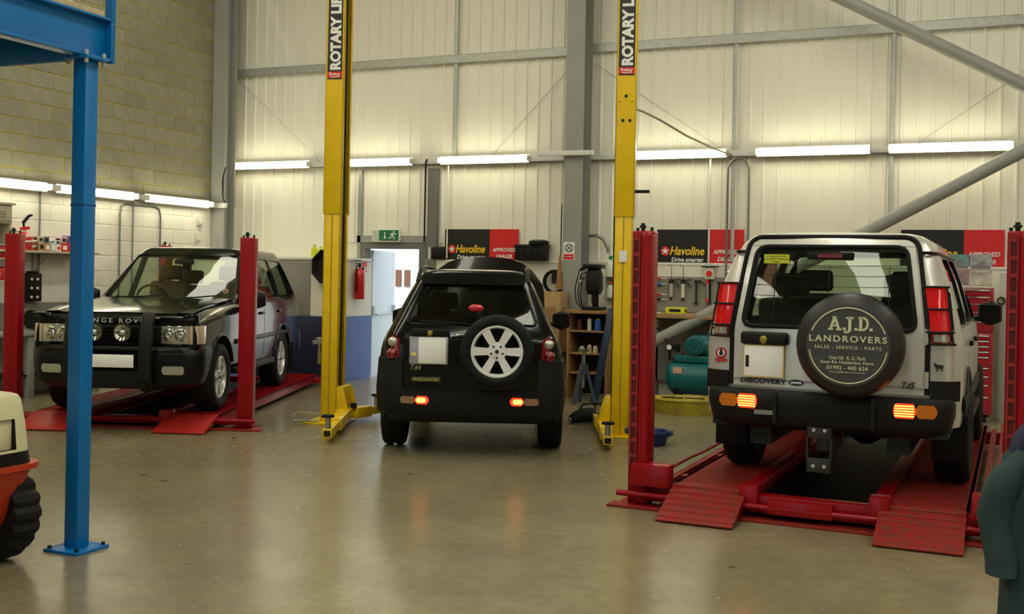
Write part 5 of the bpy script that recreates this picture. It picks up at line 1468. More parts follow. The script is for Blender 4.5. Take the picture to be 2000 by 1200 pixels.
# ------------------------------------------------------------------ jacket over a high chair back, right edge
def build_jacket():
    px, py = 0.355, 4.81
    ch = thing('office_chair', 'high navy chair at the right edge, hidden under a teal jacket', 'chair', (px, py, 0), 23.2)
    navy = mat('navy_cloth', (0.012, 0.016, 0.045), 0.85, bump=.15, bscale=120)
    q = B(); q.ringloft([[V((x * w, y + (z - .5) * .10, z)) for x, y in rrect(-1, -.05, 1, .05, .045, 3)] for z, w in ((.50, .19), (.60, .215), (.85, .225), (1.02, .215), (1.08, .195), (1.125, .16), (1.15, .10))])
    q.done('backrest', navy, ch, smooth=50)
    q = B(); q.ringloft([[V((x, y, z)) for x, y in rrect(-.10 + e, .06 + e, .22 - e, .46 - e, .08, 4)] for z, e in ((.42, .02), (.44, 0), (.48, 0), (.50, .03))]); q.done('seat', navy, ch, smooth=50)
    q = B(); q.cyl((0, .25, .08), (0, .25, .42), .028, seg=12); q.bar((0, .06, .46), (0, -.01, .62), .06, .02); q.done('gas_column', black_plastic, ch)
    for k in range(5):
        a = 2 * PI * k / 5 + .3
        c, s = math.cos(a), math.sin(a)
        q = B(); q.bar((0, .25, .10), (.28 * c, .25 + .28 * s, .075), .05, .03); lg = q.done('base_arm', black_plastic, ch, bev=.008)
        q = B(); q.cyl((.28 * c - .02 * s, .25 + .28 * s + .02 * c, .03), (.28 * c + .02 * s, .25 + .28 * s - .02 * c, .03), .03, seg=12); q.done('castor', black_rubber, lg)
    j = thing('work_jacket', 'dark teal work jacket hung over navy chair back, sleeve dangling', 'jacket', (px, py, 0), 23.2)
    cloth = mat('teal_work_cloth', (0.016, 0.040, 0.042), 0.85, var=0.25, vscale=7, bump=.35, bscale=26)
    random.seed(3)
    q = B()
    rings = []
    for z, w, d in ((.30, .285, .10), (.40, .275, .105), (.52, .265, .10), (.64, .262, .105), (.76, .258, .11), (.86, .252, .115), (.94, .245, .11), (1.0, .232, .10), (1.035, .205, .085), (1.05, .17, .072)):
        rg = []
        for k in range(44):
            t = 2 * PI * k / 44
            c, s = math.cos(t), math.sin(t)
            fold = .010 * math.sin(5 * t + z * 6) * (1.15 - z) + .006 * math.sin(11 * t + 3 * z) + .012 * noise.noise(V((c * 2, s * 2, z * 5)))
            e = .55
            rg.append(V(((abs(c) ** e * (1 if c > 0 else -1)) * (w + fold), -.01 + (abs(s) ** e * (1 if s > 0 else -1)) * (d + fold) + (z - .5) * .10, z + .008 * math.sin(3 * t) * (1 if z < .32 else 0))))
        rings.append(rg)
    q.ringloft(rings); q.done('body', cloth, j, smooth=60)
    for s in (-1, 1):
        q = B(); rings = []
        N = 9
        for k in range(N):
            t = k / (N - 1)
            cx = s * (.185 + .115 * math.sin(min(1, t * 1.5) * PI / 2)) + (s * .012 * math.sin(t * 6))
            cy = -.035 + .02 * math.sin(t * 4) + (.05 - .05 * t)
            z = 1.0 - .44 * t
            a, b_ = .055 + .018 * math.sin(t * PI), .062 + .010 * math.sin(t * 7)
            if k == 0: a, b_ = .035, .05
            rings.append([V((cx + a * math.cos(u * PI / 10) + .006 * noise.noise(V((u, t * 9, s))), cy + b_ * math.sin(u * PI / 10), z + (.02 * math.cos(u * PI / 10) * s if k < 3 else 0))) for u in range(20)])
        # open cuff, turned in
        rings.append([p * .0 + V((p.x * .85 + rings[-1][0].x * .0 + s * .045, p.y * .85, p.z + .004)) for p in rings[-1]])
        q.ringloft(rings, True, True); q.done('sleeve', cloth, j, smooth=60)
    q = B(); q.tube([(-.17, -.125, .93), (-.10, -.135, .86), (0, -.14, .835), (.10, -.135, .86), (.17, -.125, .93)], .014, 8); q.tube([(-.16, -.105, .97), (-.12, -.128, .90), (0, -.135, .875), (.12, -.128, .90), (.16, -.105, .97)], .011, 8)
    q.done('hood_fold', cloth, j, smooth=60)
    q = B(); q.ringloft([[V((x, -.155 + .03 * k, z)) for x, z in rpoly([(-.11, .70), (-.02, .70), (-.01, .79), (-.10, .80)], .02)] for k in range(2)]); q.done('pale_cloth', mat('pale_blue_cloth', (0.13, 0.20, 0.26), 0.8), j, smooth=40)['label'] = 'pale blue rag in the pocket'
build_jacket()

# ------------------------------------------------------------------ helper for simple packs
def pack(name, label, cat, a, c, m, group=None, bev=.004, flap=None):
    o = thing(name, label, cat, ((a[0] + c[0]) / 2, (a[1] + c[1]) / 2, a[2]), 0, group)
    hx, hy, hz = (c[0] - a[0]) / 2, (c[1] - a[1]) / 2, c[2] - a[2]
    q = B(); q.box((-hx, -hy, 0), (hx, hy, hz)); q.done('carton', m, o, bev=bev)
    if flap:
        q = B(); q.box((hx, -hy * .6, hz * .25), (hx + .0015, hy * .6, hz * .75)); q.done('label_print', flap, o)
        q = B(); q.box((-hx * .6, -hy - .0015, hz * .25), (hx * .6, -hy, hz * .75)); q.done('label_print', flap, o)
    return o

# ------------------------------------------------------------------ left wall: shelf, cabinet, bench
o = thing('wall_shelf', 'pale wooden shelf on the block wall, holding small part boxes', 'shelf', (XL, 10.95, 1.87))
q = B(); q.box((.0, -.95, 0), (.36, .85, .03)); q.done('board', mat('pale_shelf_board', (0.50, 0.44, 0.30), 0.6, var=.1), o, bev=.003)
for y in (-.8, 0, .78):
    q = B(); q.bar((.01, y, -.30), (.01, y, 0), .025, .012, up=(1, 0, 0)); q.bar((.01, y, -.01), (.33, y, -.01), .025, .012); q.bar((.02, y, -.27), (.30, y, -.012), .02, .01); q.done('bracket', steel_grey, o)
zs_ = 1.901
C_ = lambda n, c: mat(n, c, 0.6)
pk = [('brown cardboard', 10.88, .10, .11, card, ink_black), ('second brown cardboard', 10.98, .09, .10, card, ink_white), ('pale blue', 11.08, .09, .12, C_('pale_blue_card', (.45, .55, .62)), ink_white),
      ('white', 11.17, .08, .09, C_('white_card', (.75, .74, .68)), sign_red), ('red and white', 11.28, .12, .11, C_('red_card', (.55, .02, .02)), ink_white), ('wide red', 11.40, .10, .12, C_('red_card2', (.50, .04, .03)), ink_white)]
tops = [('cream', .09, .08, C_('cream_card', (.62, .58, .42))), ('dark blue-grey', .085, .09, C_('slate_card', (.13, .15, .16))), None,
        ('flat grey-white', .075, .06, C_('grey_card2', (.6, .6, .58))), ('pink and white', .10, .09, C_('pink_card', (.65, .42, .38))), ('purple striped', .09, .10, C_('purple_card', (.22, .12, .35)))]
for (nm, y, sy, sz, m, f), tp in zip(pk, tops):
    pack('parts_box', nm + ' parts box standing on the wall shelf', 'box', (-11.66, y - sy / 2, zs_), (-11.50, y + sy / 2, zs_ + sz), m, 'part boxes on the wall shelf', .003, f)
    if tp:
        pack('parts_box', tp[0] + ' parts box on top of another box on the wall shelf', 'box', (-11.64, y - tp[1] / 2, zs_ + sz + .003), (-11.52, y + tp[1] / 2, zs_ + sz + .003 + tp[2]), tp[3], 'part boxes on the wall shelf', .003, ink_black)
# red oil pump can with coiled hose
o = thing('oil_can', 'red oil can with coiled pale hose and black nozzle on the shelf', 'oil can', (-11.58, 10.66, 1.901))
q = B(); q.lathe([(.0, 0), (.12, 0), (.125, .02), (.125, .12), (.09, .20), (.04, .23), (.03, .25)], seg=24); q.done('can', rx_, o, smooth=40)
q = B(); q.tube([(.145 * math.cos(k * .55), .145 * math.sin(k * .55), .05 + .006 * k) for k in range(34)], .013, 6); q.done('hose', mat('pale_hose', (.66, .60, .46), .5), o, smooth=60)
q = B(); q.cyl((0, 0, .24), (0, -.02, .36), .016, seg=8); q.bar((0, -.03, .36), (.02, .05, .46), .04, .035); q.bar((.02, .05, .46), (.02, .10, .47), .03, .03); q.done('nozzle', black_plastic, o, bev=.006)
q = B(); q.bar((.0, -.05, .28), (0, .06, .30), .06, .04); q.done('collar', sign_red, o)
# wall cabinet and red bins
o = thing('wall_cabinet', 'beige metal wall cabinet with open lower compartment, left edge', 'cabinet', (XL, 10.0, 1.95))
bm_ = mat('beige_cabinet', (.46, .42, .29), .5)
q = B(); q.box((0, -.5, .28), (.34, .30, .52)); q.box((0, -.5, 0), (.03, .30, .28)); q.box((0, .27, 0), (.34, .30, .28)); q.box((0, -.5, 0), (.34, .3, .02)); q.box((-.0, -.52, .52), (.37, .33, .55)); q.done('body', bm_, o, bev=.003)
q = B(); q.box((.34, -.47, .31), (.35, .27, .50)); d = q.done('door', bm_, o, bev=.003)
q = B()
for z in (.36, .39, .42): q.box((.35, .0, z), (.353, .2, z + .012))
q.done('vent_slot', mat('vent_dark', (.2, .18, .12), .6), d)
o = thing('bin_rack', 'two-tier wooden rack for the red storage bins, left edge', 'shelf', (XL, 10.0, 1.48))
q = B()
for z in (0, .29): q.box((.0, -.45, z), (.34, .28, z + .025))
q.box((0, -.45, -.0), (.02, .28, .45)); q.done('shelf_board', mat('pale_shelf_board', (0.50, 0.44, 0.30), 0.6), o)
for z, nm in ((1.80, 'upper'), (1.51, 'lower')):
    b0 = thing('storage_bin', 'red plastic storage bin on the %s tier of the left rack' % nm, 'bin', (XL + .17, 10.09, z))
    q = B(); q.box((-.14, -.17, 0), (.14, .17, .02)); q.box((-.14, -.17, 0), (-.125, .17, .17)); q.box((.125, -.17, 0), (.15, .17, .15)); q.box((-.14, -.17, 0), (.14, -.155, .17)); q.box((-.14, .155, 0), (.14, .17, .17)); q.done('tub', mat('bin_red', (.55, .015, .02), .4), b0, bev=.004)
    q = B(); q.box((.15, -.06, .04), (.154, .06, .09)); q.done('label_holder', ink_white, b0)
# dial panel
o = thing('dial_panel', 'small black wall panel with pale switches above the bench', 'control panel', (XL + .003, 10.91, 1.22))
q = B(); q.box((0, -.13, 0), (.09, .13, .38)); q.box((.0, -.06, .38), (.07, .08, .41)); q.done('box', black_plastic, o, bev=.006)
for r_ in range(3):
    for c_ in range(2):
        q = B(); q.cyl((.09, -.05 + .10 * c_, .06 + .12 * r_), (.105, -.05 + .10 * c_, .06 + .12 * r_), .018, seg=10); q.done('dial', ink_white, o)
# backsplash, bench, grinder
o = thing('side_bench', 'grey steel bench under the wall shelf behind the green car', 'bench', (XL, 10.9, 0))
q = B(); q.box((.03, -1.4, .80), (.62, .75, .85)); q.done('top', mat('bench_grey', (.30, .30, .27), .5, var=.1), o, bev=.004)
q = B(); q.box((.002, -1.4, .85), (.02, 1.4, 1.20)); q.done('splash_board', mat('splash_grey', (.23, .22, .18), .6), o)
for y in (-1.3, -.48, .65):
    q = B(); q.box((.52, y - .05, 0), (.60, y + .05, .80)); q.done('leg', steel_grey, o, bev=.004)
q = B(); q.box((.05, -1.3, .28), (.58, .7, .30)); q.done('lower_shelf', black_trim, o)
o = thing('bench_grinder', 'red and black bench grinder on the grey side bench', 'grinder', (-11.30, 10.70, .85))
q = B(); q.cyl((0, -.08, .15), (0, .12, .15), .075, seg=20); q.prism([(-.08, 0), (.08, 0), (.05, .1), (-.05, .1)], 'y', -.06, .1); q.done('motor', sign_red, o, smooth=40)
for y in (-.15, .17):
    q = B(); q.cyl((0, y - .035, .15), (0, y + .035, .15), .125, seg=28); q.done('wheel_guard', black_plastic, o, bev=.008)
for z, y in ((2.42, 14.35), (2.15, 14.30)):
    q = B(); q.box((XL + .0, y - .05, z), (XL + .05, y + .05, z + (.12 if z > 2.3 else .16))); sb = tag(q.done('switch_box', mat('pale_switch_box', (.62, .61, .52), .4), bev=.006), ('upper' if z > 2.3 else 'lower') + ' pale switch box on the block wall by the corner column', 'switch')
    q = B(); q.box((XL + .05, y - .02, z + .03), (XL + .056, y + .02, z + .09)); q.done('rocker', ink_white, sb)

# ------------------------------------------------------------------ things on the ledges of the back wall
def bottle(name, label, x, y, z, r, h, m, capm, group=None, spray=False):
    o = thing(name, label, 'bottle', (x, y, z), random.uniform(0, 90), group)
    q = B(); q.lathe([(.0, 0), (r * .95, 0), (r, .01), (r, h * .58), (r * .85, h * .70), (r * .35, h * .80), (r * .32, h * .86)], seg=18); q.done('bottle_body', m, o, smooth=40)
    q = B()
    if spray:
        q.cyl((0, 0, h * .84), (0, 0, h * .92), r * .4, seg=12); q.box((-r * .35, -r * 1.3, h * .92), (r * .35, r * .5, h)); q.bar((0, -r * .7, h * .92), (0, -r * .9, h * .78), .012, .01)
    else:
        q.cyl((0, 0, h * .84), (0, 0, h), r * .42, seg=12)
    q.done('cap', capm, o, bev=.002)
    return o
acid = mat('acid_yellow_plastic', (.62, .66, .02), .35)
bottle('oil_bottle', 'acid yellow bottle on the ledge left of the yellow post', -9.60, 14.50, 1.925, .055, .20, acid, acid)
bottle('oil_bottle', 'second acid yellow bottle on the partition ledge, nearer the post', -9.46, 14.46, 1.925, .05, .17, acid, acid)
o = thing('drip_tray', 'black octagonal tray hung beside the left yellow post', 'tray', (-9.20, 14.27, 1.78))
q = B(); oc = [(.28 * math.cos(PI / 8 + k * PI / 4), .28 * math.sin(PI / 8 + k * PI / 4)) for k in range(8)]
q.ringloft([[V((x * s, y, z * s)) for x, z in oc] for y, s in ((.028, .80), (-.06, 1.0), (-.06, .94), (.018, .76))]); q.done('pan', black_plastic, o)
q = B(); q.cyl((0, .03, .22), (0, -.07, .22), .012, seg=8); q.done('hook', steel_bare, o)
o = thing('rounded_box', 'dark rounded box on the ledge right of the fire door', 'box', (-7.78, YB - .06, 1.93))
q = B(); q.box((-.11, -.09, 0), (.13, .03, .20)); q.done('case', black_plastic, o, bev=.04, seg=3)
q = B(); q.box((-.16, -.06, 0), (-.13, .03, .19)); q.done('pale_side_card', ink_white, o)
o = thing('black_crate', 'black plastic crate on the ledge covering the sign corner', 'crate', (-6.18, YB - .10, 1.93))
q = B(); q.prism([(-.25, 0), (.24, 0), (.25, .24), (-.24, .24)], 'y', -.13, .05); q.box((-.26, -.14, .20), (.26, .06, .225)); q.done('tub', black_plastic, o, bev=.006)
q = B()
for k in range(4): q.box((-.20 + k * .11, -.145, .04), (-.19 + k * .11, -.13, .20))
q.done('rib', black_trim, o)
o = thing('round_lid', 'round black air filter lid lying on the black crate', 'lid', (-6.07, YB - .14, 2.172))
q = B(); q.lathe([(.0, 0), (.15, 0), (.155, .02), (.15, .05), (.12, .06), (.0, .06)], seg=28); q.done('lid', black_plastic, o, smooth=40)
q = B(); q.cyl((0, 0, .06), (0, 0, .075), .11, seg=24); q.done('grey_top', mat('dull_grey_top', (.35, .34, .30), .5), o)

# tall carton and boards behind the car
pack('cardboard_box', 'tall brown cardboard box right of the black car', 'box', (-5.72, 14.45, .62), (-5.45, 14.79, 1.48), card, None, .004, wood)
o = thing('box_stand', 'dark low stand under the tall cardboard box', 'stand', (-5.58, 14.62, 0))
q = B(); q.box((-.17, -.2, .58), (.16, .2, .62))
for sx in (-.15, .12):
    for sy in (-.18, .15): q.box((sx, sy, 0), (sx + .03, sy + .03, .58))
q.done('frame', dark_steel, o)
o = thing('timber_board', 'narrow timber offcut leaning beside the main column', 'board', (-5.60, 14.79, 1.49))
q = B(); q.prism([(-.045, .02), (.05, .02), (.03, .5), (.0, .52)], 'y', -.015, .015); q.done('plank', wood, o, bev=.002)
o = thing('hose_coil', 'black hose coil hanging beside the cardboard box', 'hose', (-5.80, YB - .14, 1.62))
q = B()
for k in range(3): q.tube([(.16 * math.cos(t * PI / 12), -.02 * k, .16 * math.sin(t * PI / 12)) for t in range(24)], .022, 8, closed=True)
q.done('coil', black_rubber, o, smooth=60)
q = B(); q.box((-.03, -.06, -.03), (.03, .06, .14)); q.done('hanger', dark_steel, o)

# wooden shelf unit with its contents
o = thing('shelf_unit', 'brown wooden shelf unit between the main column and right yellow post', 'shelf unit', (-4.96, 14.45, 0), 0)
q = B(); q.box((-.30, -.2, 0), (-.265, .2, 1.19)); q.box((.265, -.2, 0), (.30, .2, 1.19)); q.done('side_board', wood, o, bev=.003)
q = B(); q.box((-.33, -.23, 1.19), (.33, .2, 1.235)); q.done('top_board', wood, o, bev=.003)
for z in (.35, .62, .93):
    q = B(); q.box((-.265, -.19, z), (.265, .19, z + .025)); q.done('shelf', wood, o, bev=.002)
q = B(); q.box((-.28, .19, .05), (.28, .2, 1.19)); q.done('back_panel', mat('dark_back_panel', (.04, .032, .025), .8), o)
cans = [(-5.10, .955, .030, .15, (.10, .03, .02), 'dark red'), (-4.955, .955, .030, .19, (.62, .60, .52), 'white and red'), (-4.83, .955, .045, .17, (.03, .12, .42), 'blue and yellow'),
        (-5.06, .645, .04, .09, (.45, .40, .28), 'cream'), (-4.95, .645, .035, .11, (.50, .42, .25), 'tan'), (-4.86, .645, .035, .10, (.55, .52, .42), 'off-white')]
for x, z, r, h, c, nm in cans:
    o = thing('spray_can', nm + (' can on the upper shelf of the wooden unit' if z > .9 else ' jar on the middle shelf of the wooden unit'), 'can', (x, 14.33, z), 0, 'cans in the wooden shelf unit')
    q = B(); q.lathe([(.0, 0), (r, 0), (r, h * .8), (r * .7, h * .86), (r * .5, h * .87)], seg=16); q.done('can_body', mat('can_' + nm.split()[0] + str(int(z * 100)), c, .4), o, smooth=35)
    q = B(); q.cyl((0, 0, h * .86), (0, 0, h), r * .5, seg=12); q.done('cap', sign_red if 'red' in nm else (acid if 'yellow' in nm else ink_white), o)
o = thing('workshop_machine', 'dark upright workshop machine with looping cables on the shelf unit', 'machine', (-4.92, 14.42, 1.236))
q = B(); q.box((-.14, -.15, 0), (.14, .14, .05)); q.cyl((0, .04, .05), (0, .04, .5), .045, seg=14); q.ringloft([[V((x * s, y * s - .02, z)) for x, y in rrect(-.10, -.12, .10, .12, .04)] for z, s in ((.22, .75), (.30, 1), (.50, .95), (.58, .72))]); q.cyl((0, -.05, .10), (0, -.05, .24), .03, seg=10)
q.done('column', black_plastic, o, bev=.006)
q = B(); q.box((-.13, -.16, .58), (.11, .14, .64)); q.bar((-.10, -.08, .60), (-.18, -.12, .56), .04, .04); q.done('belt_cover', black_trim, o, bev=.012)
q = B(); q.cyl((-.1, -.05, .44), (-.16, -.14, .40), .008, seg=6); q.ball((-.16, -.14, .40), .02); q.cyl((-.1, -.05, .44), (-.20, -.02, .50), .008, seg=6); q.ball((-.2, -.02, .5), .02); q.done('feed_lever', steel_bare, o)
q = B()
for k, (w, hh) in enumerate(((.20, .50), (.15, .44), (.11, .38))):
    q.tube([(-.08, .0, .10 + hh), (-.08 - w * .7, -.03 - .02 * k, .06 + hh), (-.08 - w, -.04 - .02 * k, hh * .6), (-.08 - w * .85, -.05, .10), (-.08 - w * .4, -.06, .02), (.0, -.08, .015)], .008, 6)
q.done('cable', black_rubber, o, smooth=60)
o = thing('white_board', 'pale board fixed to the wall behind the upright machine', 'board', (-5.02, YB - .095, 1.5))
q = B(); q.box((-.17, 0, -.2), (.45, .012, .36)); q.done('panel', white_paint, o, bev=.002)
grn = mat('spray_green', (.02, .35, .06), .35); wpl = mat('white_plastic', (.68, .72, .66), .35)
o = thing('wall_bracket', 'small steel bracket shelf holding the spray bottles on the board', 'bracket', (-4.90, 15.14, 1.40))
q = B(); q.box((-.12, -.08, 0), (.12, .06, .012)); q.box((-.12, -.08, .30), (.12, .06, .312)); q.box((-.12, .045, 0), (.12, .06, .32)); q.done('shelf', steel_grey, o)
bottle('spray_bottle', 'white spray bottle with green trigger beside the right yellow post', -4.93, 15.13, 1.712, .06, .30, wpl, grn, None, True)
bottle('spray_bottle', 'plain white bottle below the green-trigger bottle', -4.92, 15.13, 1.412, .05, .22, wpl, sign_red)
o = thing('steel_pole', 'dark blue steel beam leaning against the wooden shelf unit', 'beam', (-4.72, 14.15, 0))
q = B(); q.bar((-.05, -.1, .0), (.13, .05, 1.27), .09, .07, up=(0, 1, 0)); q.done('beam', mat('dark_blue_steel', (.02, .035, .07), .4), o, bev=.004)
q = B(); q.bar((.06, .05, 1.27), (.20, .05, 1.28), .06, .02); q.done('end_plate', steel_bare, o)
# dark hose behind red post
cable('hose', 'thick dark hose hanging between the right yellow post and red post', [(-4.42, 15.16, 2.36), (-4.40, 15.15, 2.0), (-4.42, 15.16, 1.6), (-4.40, 15.16, 1.42)], .05, mat('dark_brown_hose', (.03, .02, .016), .6), 'hose')

# axle stands
def stand(label, x, y, h, c):
    o = thing('axle_stand', label, 'axle stand', (x, y, 0), random.uniform(0, 60), 'axle stands along the back wall')
    q = B()
    for k in range(3):
        a = 2 * PI * k / 3
        q.bar((.17 * math.cos(a), .17 * math.sin(a), .01), (.035 * math.cos(a), .035 * math.sin(a), h * .72), .05, .03, up=(math.cos(a), math.sin(a), 0))
        b2 = a + 2 * PI / 3
        q.bar((.15 * math.cos(a), .15 * math.sin(a), h * .14), (.15 * math.cos(b2), .15 * math.sin(b2), h * .14), .025, .012)
    q.cyl((0, 0, h * .55), (0, 0, h * .75), .045, seg=12)
    q.done('tripod', c, o)
    q = B(); q.cyl((0, 0, h * .3), (0, 0, h * .97), .024, seg=12); q.done('post', steel_bare, o, smooth=40)
    q = B(); q.prism([(-.06, h * .97), (.06, h * .97), (.075, h * 1.02), (.04, h), (-.04, h), (-.075, h * 1.02)], 'y', -.03, .03); q.done('saddle', steel_bare, o)
    return o
sb_ = mat('stand_blue', (.055, .075, .10), .45)
stand('blue-grey axle stand at the foot of the main column', -5.30, 13.84, .72, sb_)
stand('blue-grey axle stand in front of the wooden shelf unit', -4.84, 13.78, .72, sb_)
stand('blue-grey axle stand between red post and compressor', -4.14, 14.42, .76, sb_)
stand('dark axle stand behind the right yellow post', -4.42, 14.4, .60, mat('stand_dark', (.02, .025, .03), .5))
o = thing('floor_bag', 'black crumpled tool bag on the floor by the right yellow post', 'bag', (-4.12, 11.95, 0), 50)
q = B(); rg = []
for k in range(9):
    t = k / 8
    w = .085 * math.sin(PI * (.12 + .82 * t)) ** .6
    rg.append([V((-.24 + .48 * t, w * 1.2 * math.cos(u * PI / 8), .012 + max(0, w * (1 + math.sin(u * PI / 8)) * (1 + .12 * noise.noise(V((u, k, 1))))))) for u in range(16)])
q.ringloft(rg); q.done('bag_body', black_rubber, o, smooth=60)
q = B(); q.tube([(-.12, 0, .17), (-.08, 0, .22), (.05, .01, .23), (.1, 0, .18)], .012, 6); q.done('handle', black_trim, o); 
q = B(); q.cyl((-.26, 0, .05), (-.23, 0, .05), .03, seg=10); q.done('end_ring', steel_bare, o)
# trays on the floor
o = thing('oil_tray', 'yellow octagonal oil drain tray on the floor by the compressor', 'tray', (-3.38, 13.55, 0), 10)
q = B(); oc = [(math.cos(PI / 8 + k * PI / 4), math.sin(PI / 8 + k * PI / 4)) for k in range(8)]
q.ringloft([[V((x * r * 1.05, y * r * .85, z)) for x, y in oc] for r, z in ((.40, 0), (.44, .17), (.46, .175), (.46, .19), (.42, .19), (.36, .09))])
q.done('pan', mat('worn_yellow_pan', (.42, .34, .02), .5, c2=(.22, .17, .03), var=.2, vscale=7), o)
q = B(); q.bar((-.28, -.12, .20), (-.02, -.16, .20), .03, .015); q.bar((.0, -.1, .2), (.24, -.14, .2), .02, .012); q.done('drip_bar', dark_steel, o)
o = thing('drain_tray', 'round blue plastic drain tray behind the red post', 'tray', (-3.06, 10.76, 0))
q = B(); q.lathe([(.0, 0), (.17, 0), (.21, .12), (.23, .125), (.23, .14), (.20, .14), (.16, .03), (.0, .03)], seg=28); q.done('bowl', mat('tray_blue', (.01, .03, .14), .4), o, smooth=35)
q = B()
for s in (-1, 1): q.box((s * .21 - .03, -.05, .10), (s * .21 + .03, .05, .15))
q.done('grip', mat('tray_blue', (.01, .03, .14), .4), o)

# ------------------------------------------------------------------ tool bench, board, compressor
o = thing('tool_bench', 'wooden-topped workbench against the wall behind the silver car', 'bench', (-3.3, 14.92, 0))
q = B(); q.box((-1.0, -.28, 1.15), (1.35, .28, 1.215)); q.done('top', mat('pale_bench_wood', (.36, .23, .10), .55, var=.2, vscale=12), o, bev=.004)
for x in (-.95, 1.2):
    for y in (-.24, .2):
        q = B(); q.box((x, y, 0), (x + .06, y + .06, 1.15)); q.done('leg', wood, o)
q = B(); q.box((-.98, .2, .25), (1.3, .24, 1.15)); q.done('back_board', mat('under_bench_board', (.30, .29, .25), .7), o)
o = thing('tool_board', 'grey pegboard of hand tools above the workbench', 'tool board', (-3.55, YB - .10, 1.46))
q = B(); q.prism(rrect(-.75, -.235, .33, .27, .05), 'y', 0, .015); q.done('board', peg_grey, o)
yb = YB - .12
def gun(label, x, z, cm, L=.30):
    o = thing('cartridge_gun', label, 'tool', (x, yb - .03, z), 0)
    q = B(); q.cyl((0, 0, -L), (0, 0, -.03), .027, seg=14); q.done('cartridge', cm, o, smooth=40)
    q = B(); q.box((-.032, -.02, -.03), (.032, .02, .03)); q.bar((.02, 0, .02), (.13, 0, .03), .018, .015); q.bar((.05, 0, .0), (.11, 0, -.08), .016, .013); q.tube([(0, 0, .03), (0, 0, .22), (-.05, 0, .23)], .005, 6); q.cyl((0, 0, -L - .05), (0, 0, -L), .010, .020, seg=10); q.done('gun_frame', dark_steel, o)
gun('cartridge gun with grey tube, leftmost on the tool board', -4.02, 1.66, mat('grey_tube', (.42, .41, .36), .4), .22)
gun('cartridge gun with white labelled tube, second on the tool board', -3.85, 1.66, mat('white_tube', (.62, .60, .50), .4), .23)
o = thing('hammer', 'dark hammer hanging on the tool board', 'hammer', (-3.66, yb - .02, 1.36))
q = B(); q.box((-.012, -.01, 0), (.012, .01, .30)); q.box((-.04, -.012, -.02), (.03, .012, 0)); q.done('handle', dark_steel, o)
q = B(); q.cyl((-.03, 0, .31), (.06, 0, .31), .02, seg=10); q.tube([(.06, 0, .31), (.10, 0, .29), (.13, 0, .25)], .009, 6); q.done('head', dark_steel, o)
o = thing('grease_gun', 'red and chrome grease gun hanging beside the hammer', 'tool', (-3.50, yb - .03, 1.36))
q = B(); q.cyl((0, 0, .05), (0, 0, .30), .018, seg=12); q.cyl((0, 0, -.06), (0, 0, .05), .008, seg=8); q.done('barrel', chrome, o, smooth=40)
q = B(); q.cyl((0, 0, .28), (.01, 0, .44), .022, .015, seg=10); q.cyl((0, 0, .02), (0, 0, .06), .026, seg=10); q.done('red_grip', sign_red, o)
o = thing('switch_box', 'pale box with red stop button above the tool board', 'switch', (-3.47, yb - .02, 1.78))
q = B(); q.box((-.065, -.04, -.08), (.065, .03, .09)); q.done('box', mat('pale_switch_box', (.62, .61, .52), .4), o, bev=.006)
q = B(); q.cyl((0, -.04, .0), (0, -.065, .0), .042, seg=16); q.done('stop_button', sign_red, o)
q = B(); q.box((-.11, -.06, .09), (.12, .03, .105)); q.done('hood', black_plastic, o)
cable('cable', 'black cable dropping from the red stop button box to the bench', [(-3.47, yb, 1.70), (-3.47, yb, 1.5), (-3.46, yb - .02, 1.22)], .012, black_rubber)
for k, (z, m, nm) in enumerate(((1.70, sign_red, 'red'), (1.62, mat('tool_blue', (.02, .12, .35), .4), 'blue'), (1.47, sign_red, 'short red'), (1.40, dark_steel, 'black'))):
    o = thing('screwdriver', nm + '-handled screwdriver lying level on the tool board edge', 'screwdriver', (-4.22, yb - .02, z))
    q = B(); q.cyl((-.06, 0, 0), (.05, 0, 0), .024 if nm == 'blue' else .014, seg=10); q.done('handle', m, o, bev=.003)
    q = B(); q.cyl((.05, 0, 0), (.13, 0, 0), .006, seg=8); q.done('blade', steel_bare, o)
o = thing('tape_reel', 'small red and white tape reel at the right of the tool board', 'tool', (-3.28, yb - .02, 1.57))
q = B(); q.cyl((0, -.02, 0), (0, .02, 0), .055, seg=20); q.done('reel', sign_red, o); q = B(); q.cyl((.02, -.03, -.02), (.02, -.02, -.02), .028, seg=14); q.done('pale_label', ink_white, o)
o = thing('wall_lamp', 'small chrome lamp on the wall right of the stop button', 'lamp', (-3.19, yb - .02, 1.80))
q = B(); q.ball((0, -.03, 0), (.05, .04, .045), 14, 8); q.done('lamp_shell', chrome, o, smooth=60); q = B(); q.cyl((0, .03, 0), (0, -.02, .03), .014, seg=8); q.done('stem', steel_bare, o)
pack('yellow_carton', 'bright yellow carton on the workbench under the tool board', 'box', (-3.99, 14.74, 1.216), (-3.72, 14.90, 1.30), mat('carton_yellow', (.70, .68, .03), .5), None, .003, ink_black)
bottle('fluid_pot', 'small red and white pot on the workbench', -3.36, 14.76, 1.216, .045, .13, mat('pot_white', (.6, .55, .5), .4), sign_red)
q = B(); q.box((-4.25, 14.72, 1.216), (-4.05, 14.9, 1.222)); tag(q.done('paper_sheet', ink_white), 'white paper sheet on the workbench beside the yellow carton', 'paper')

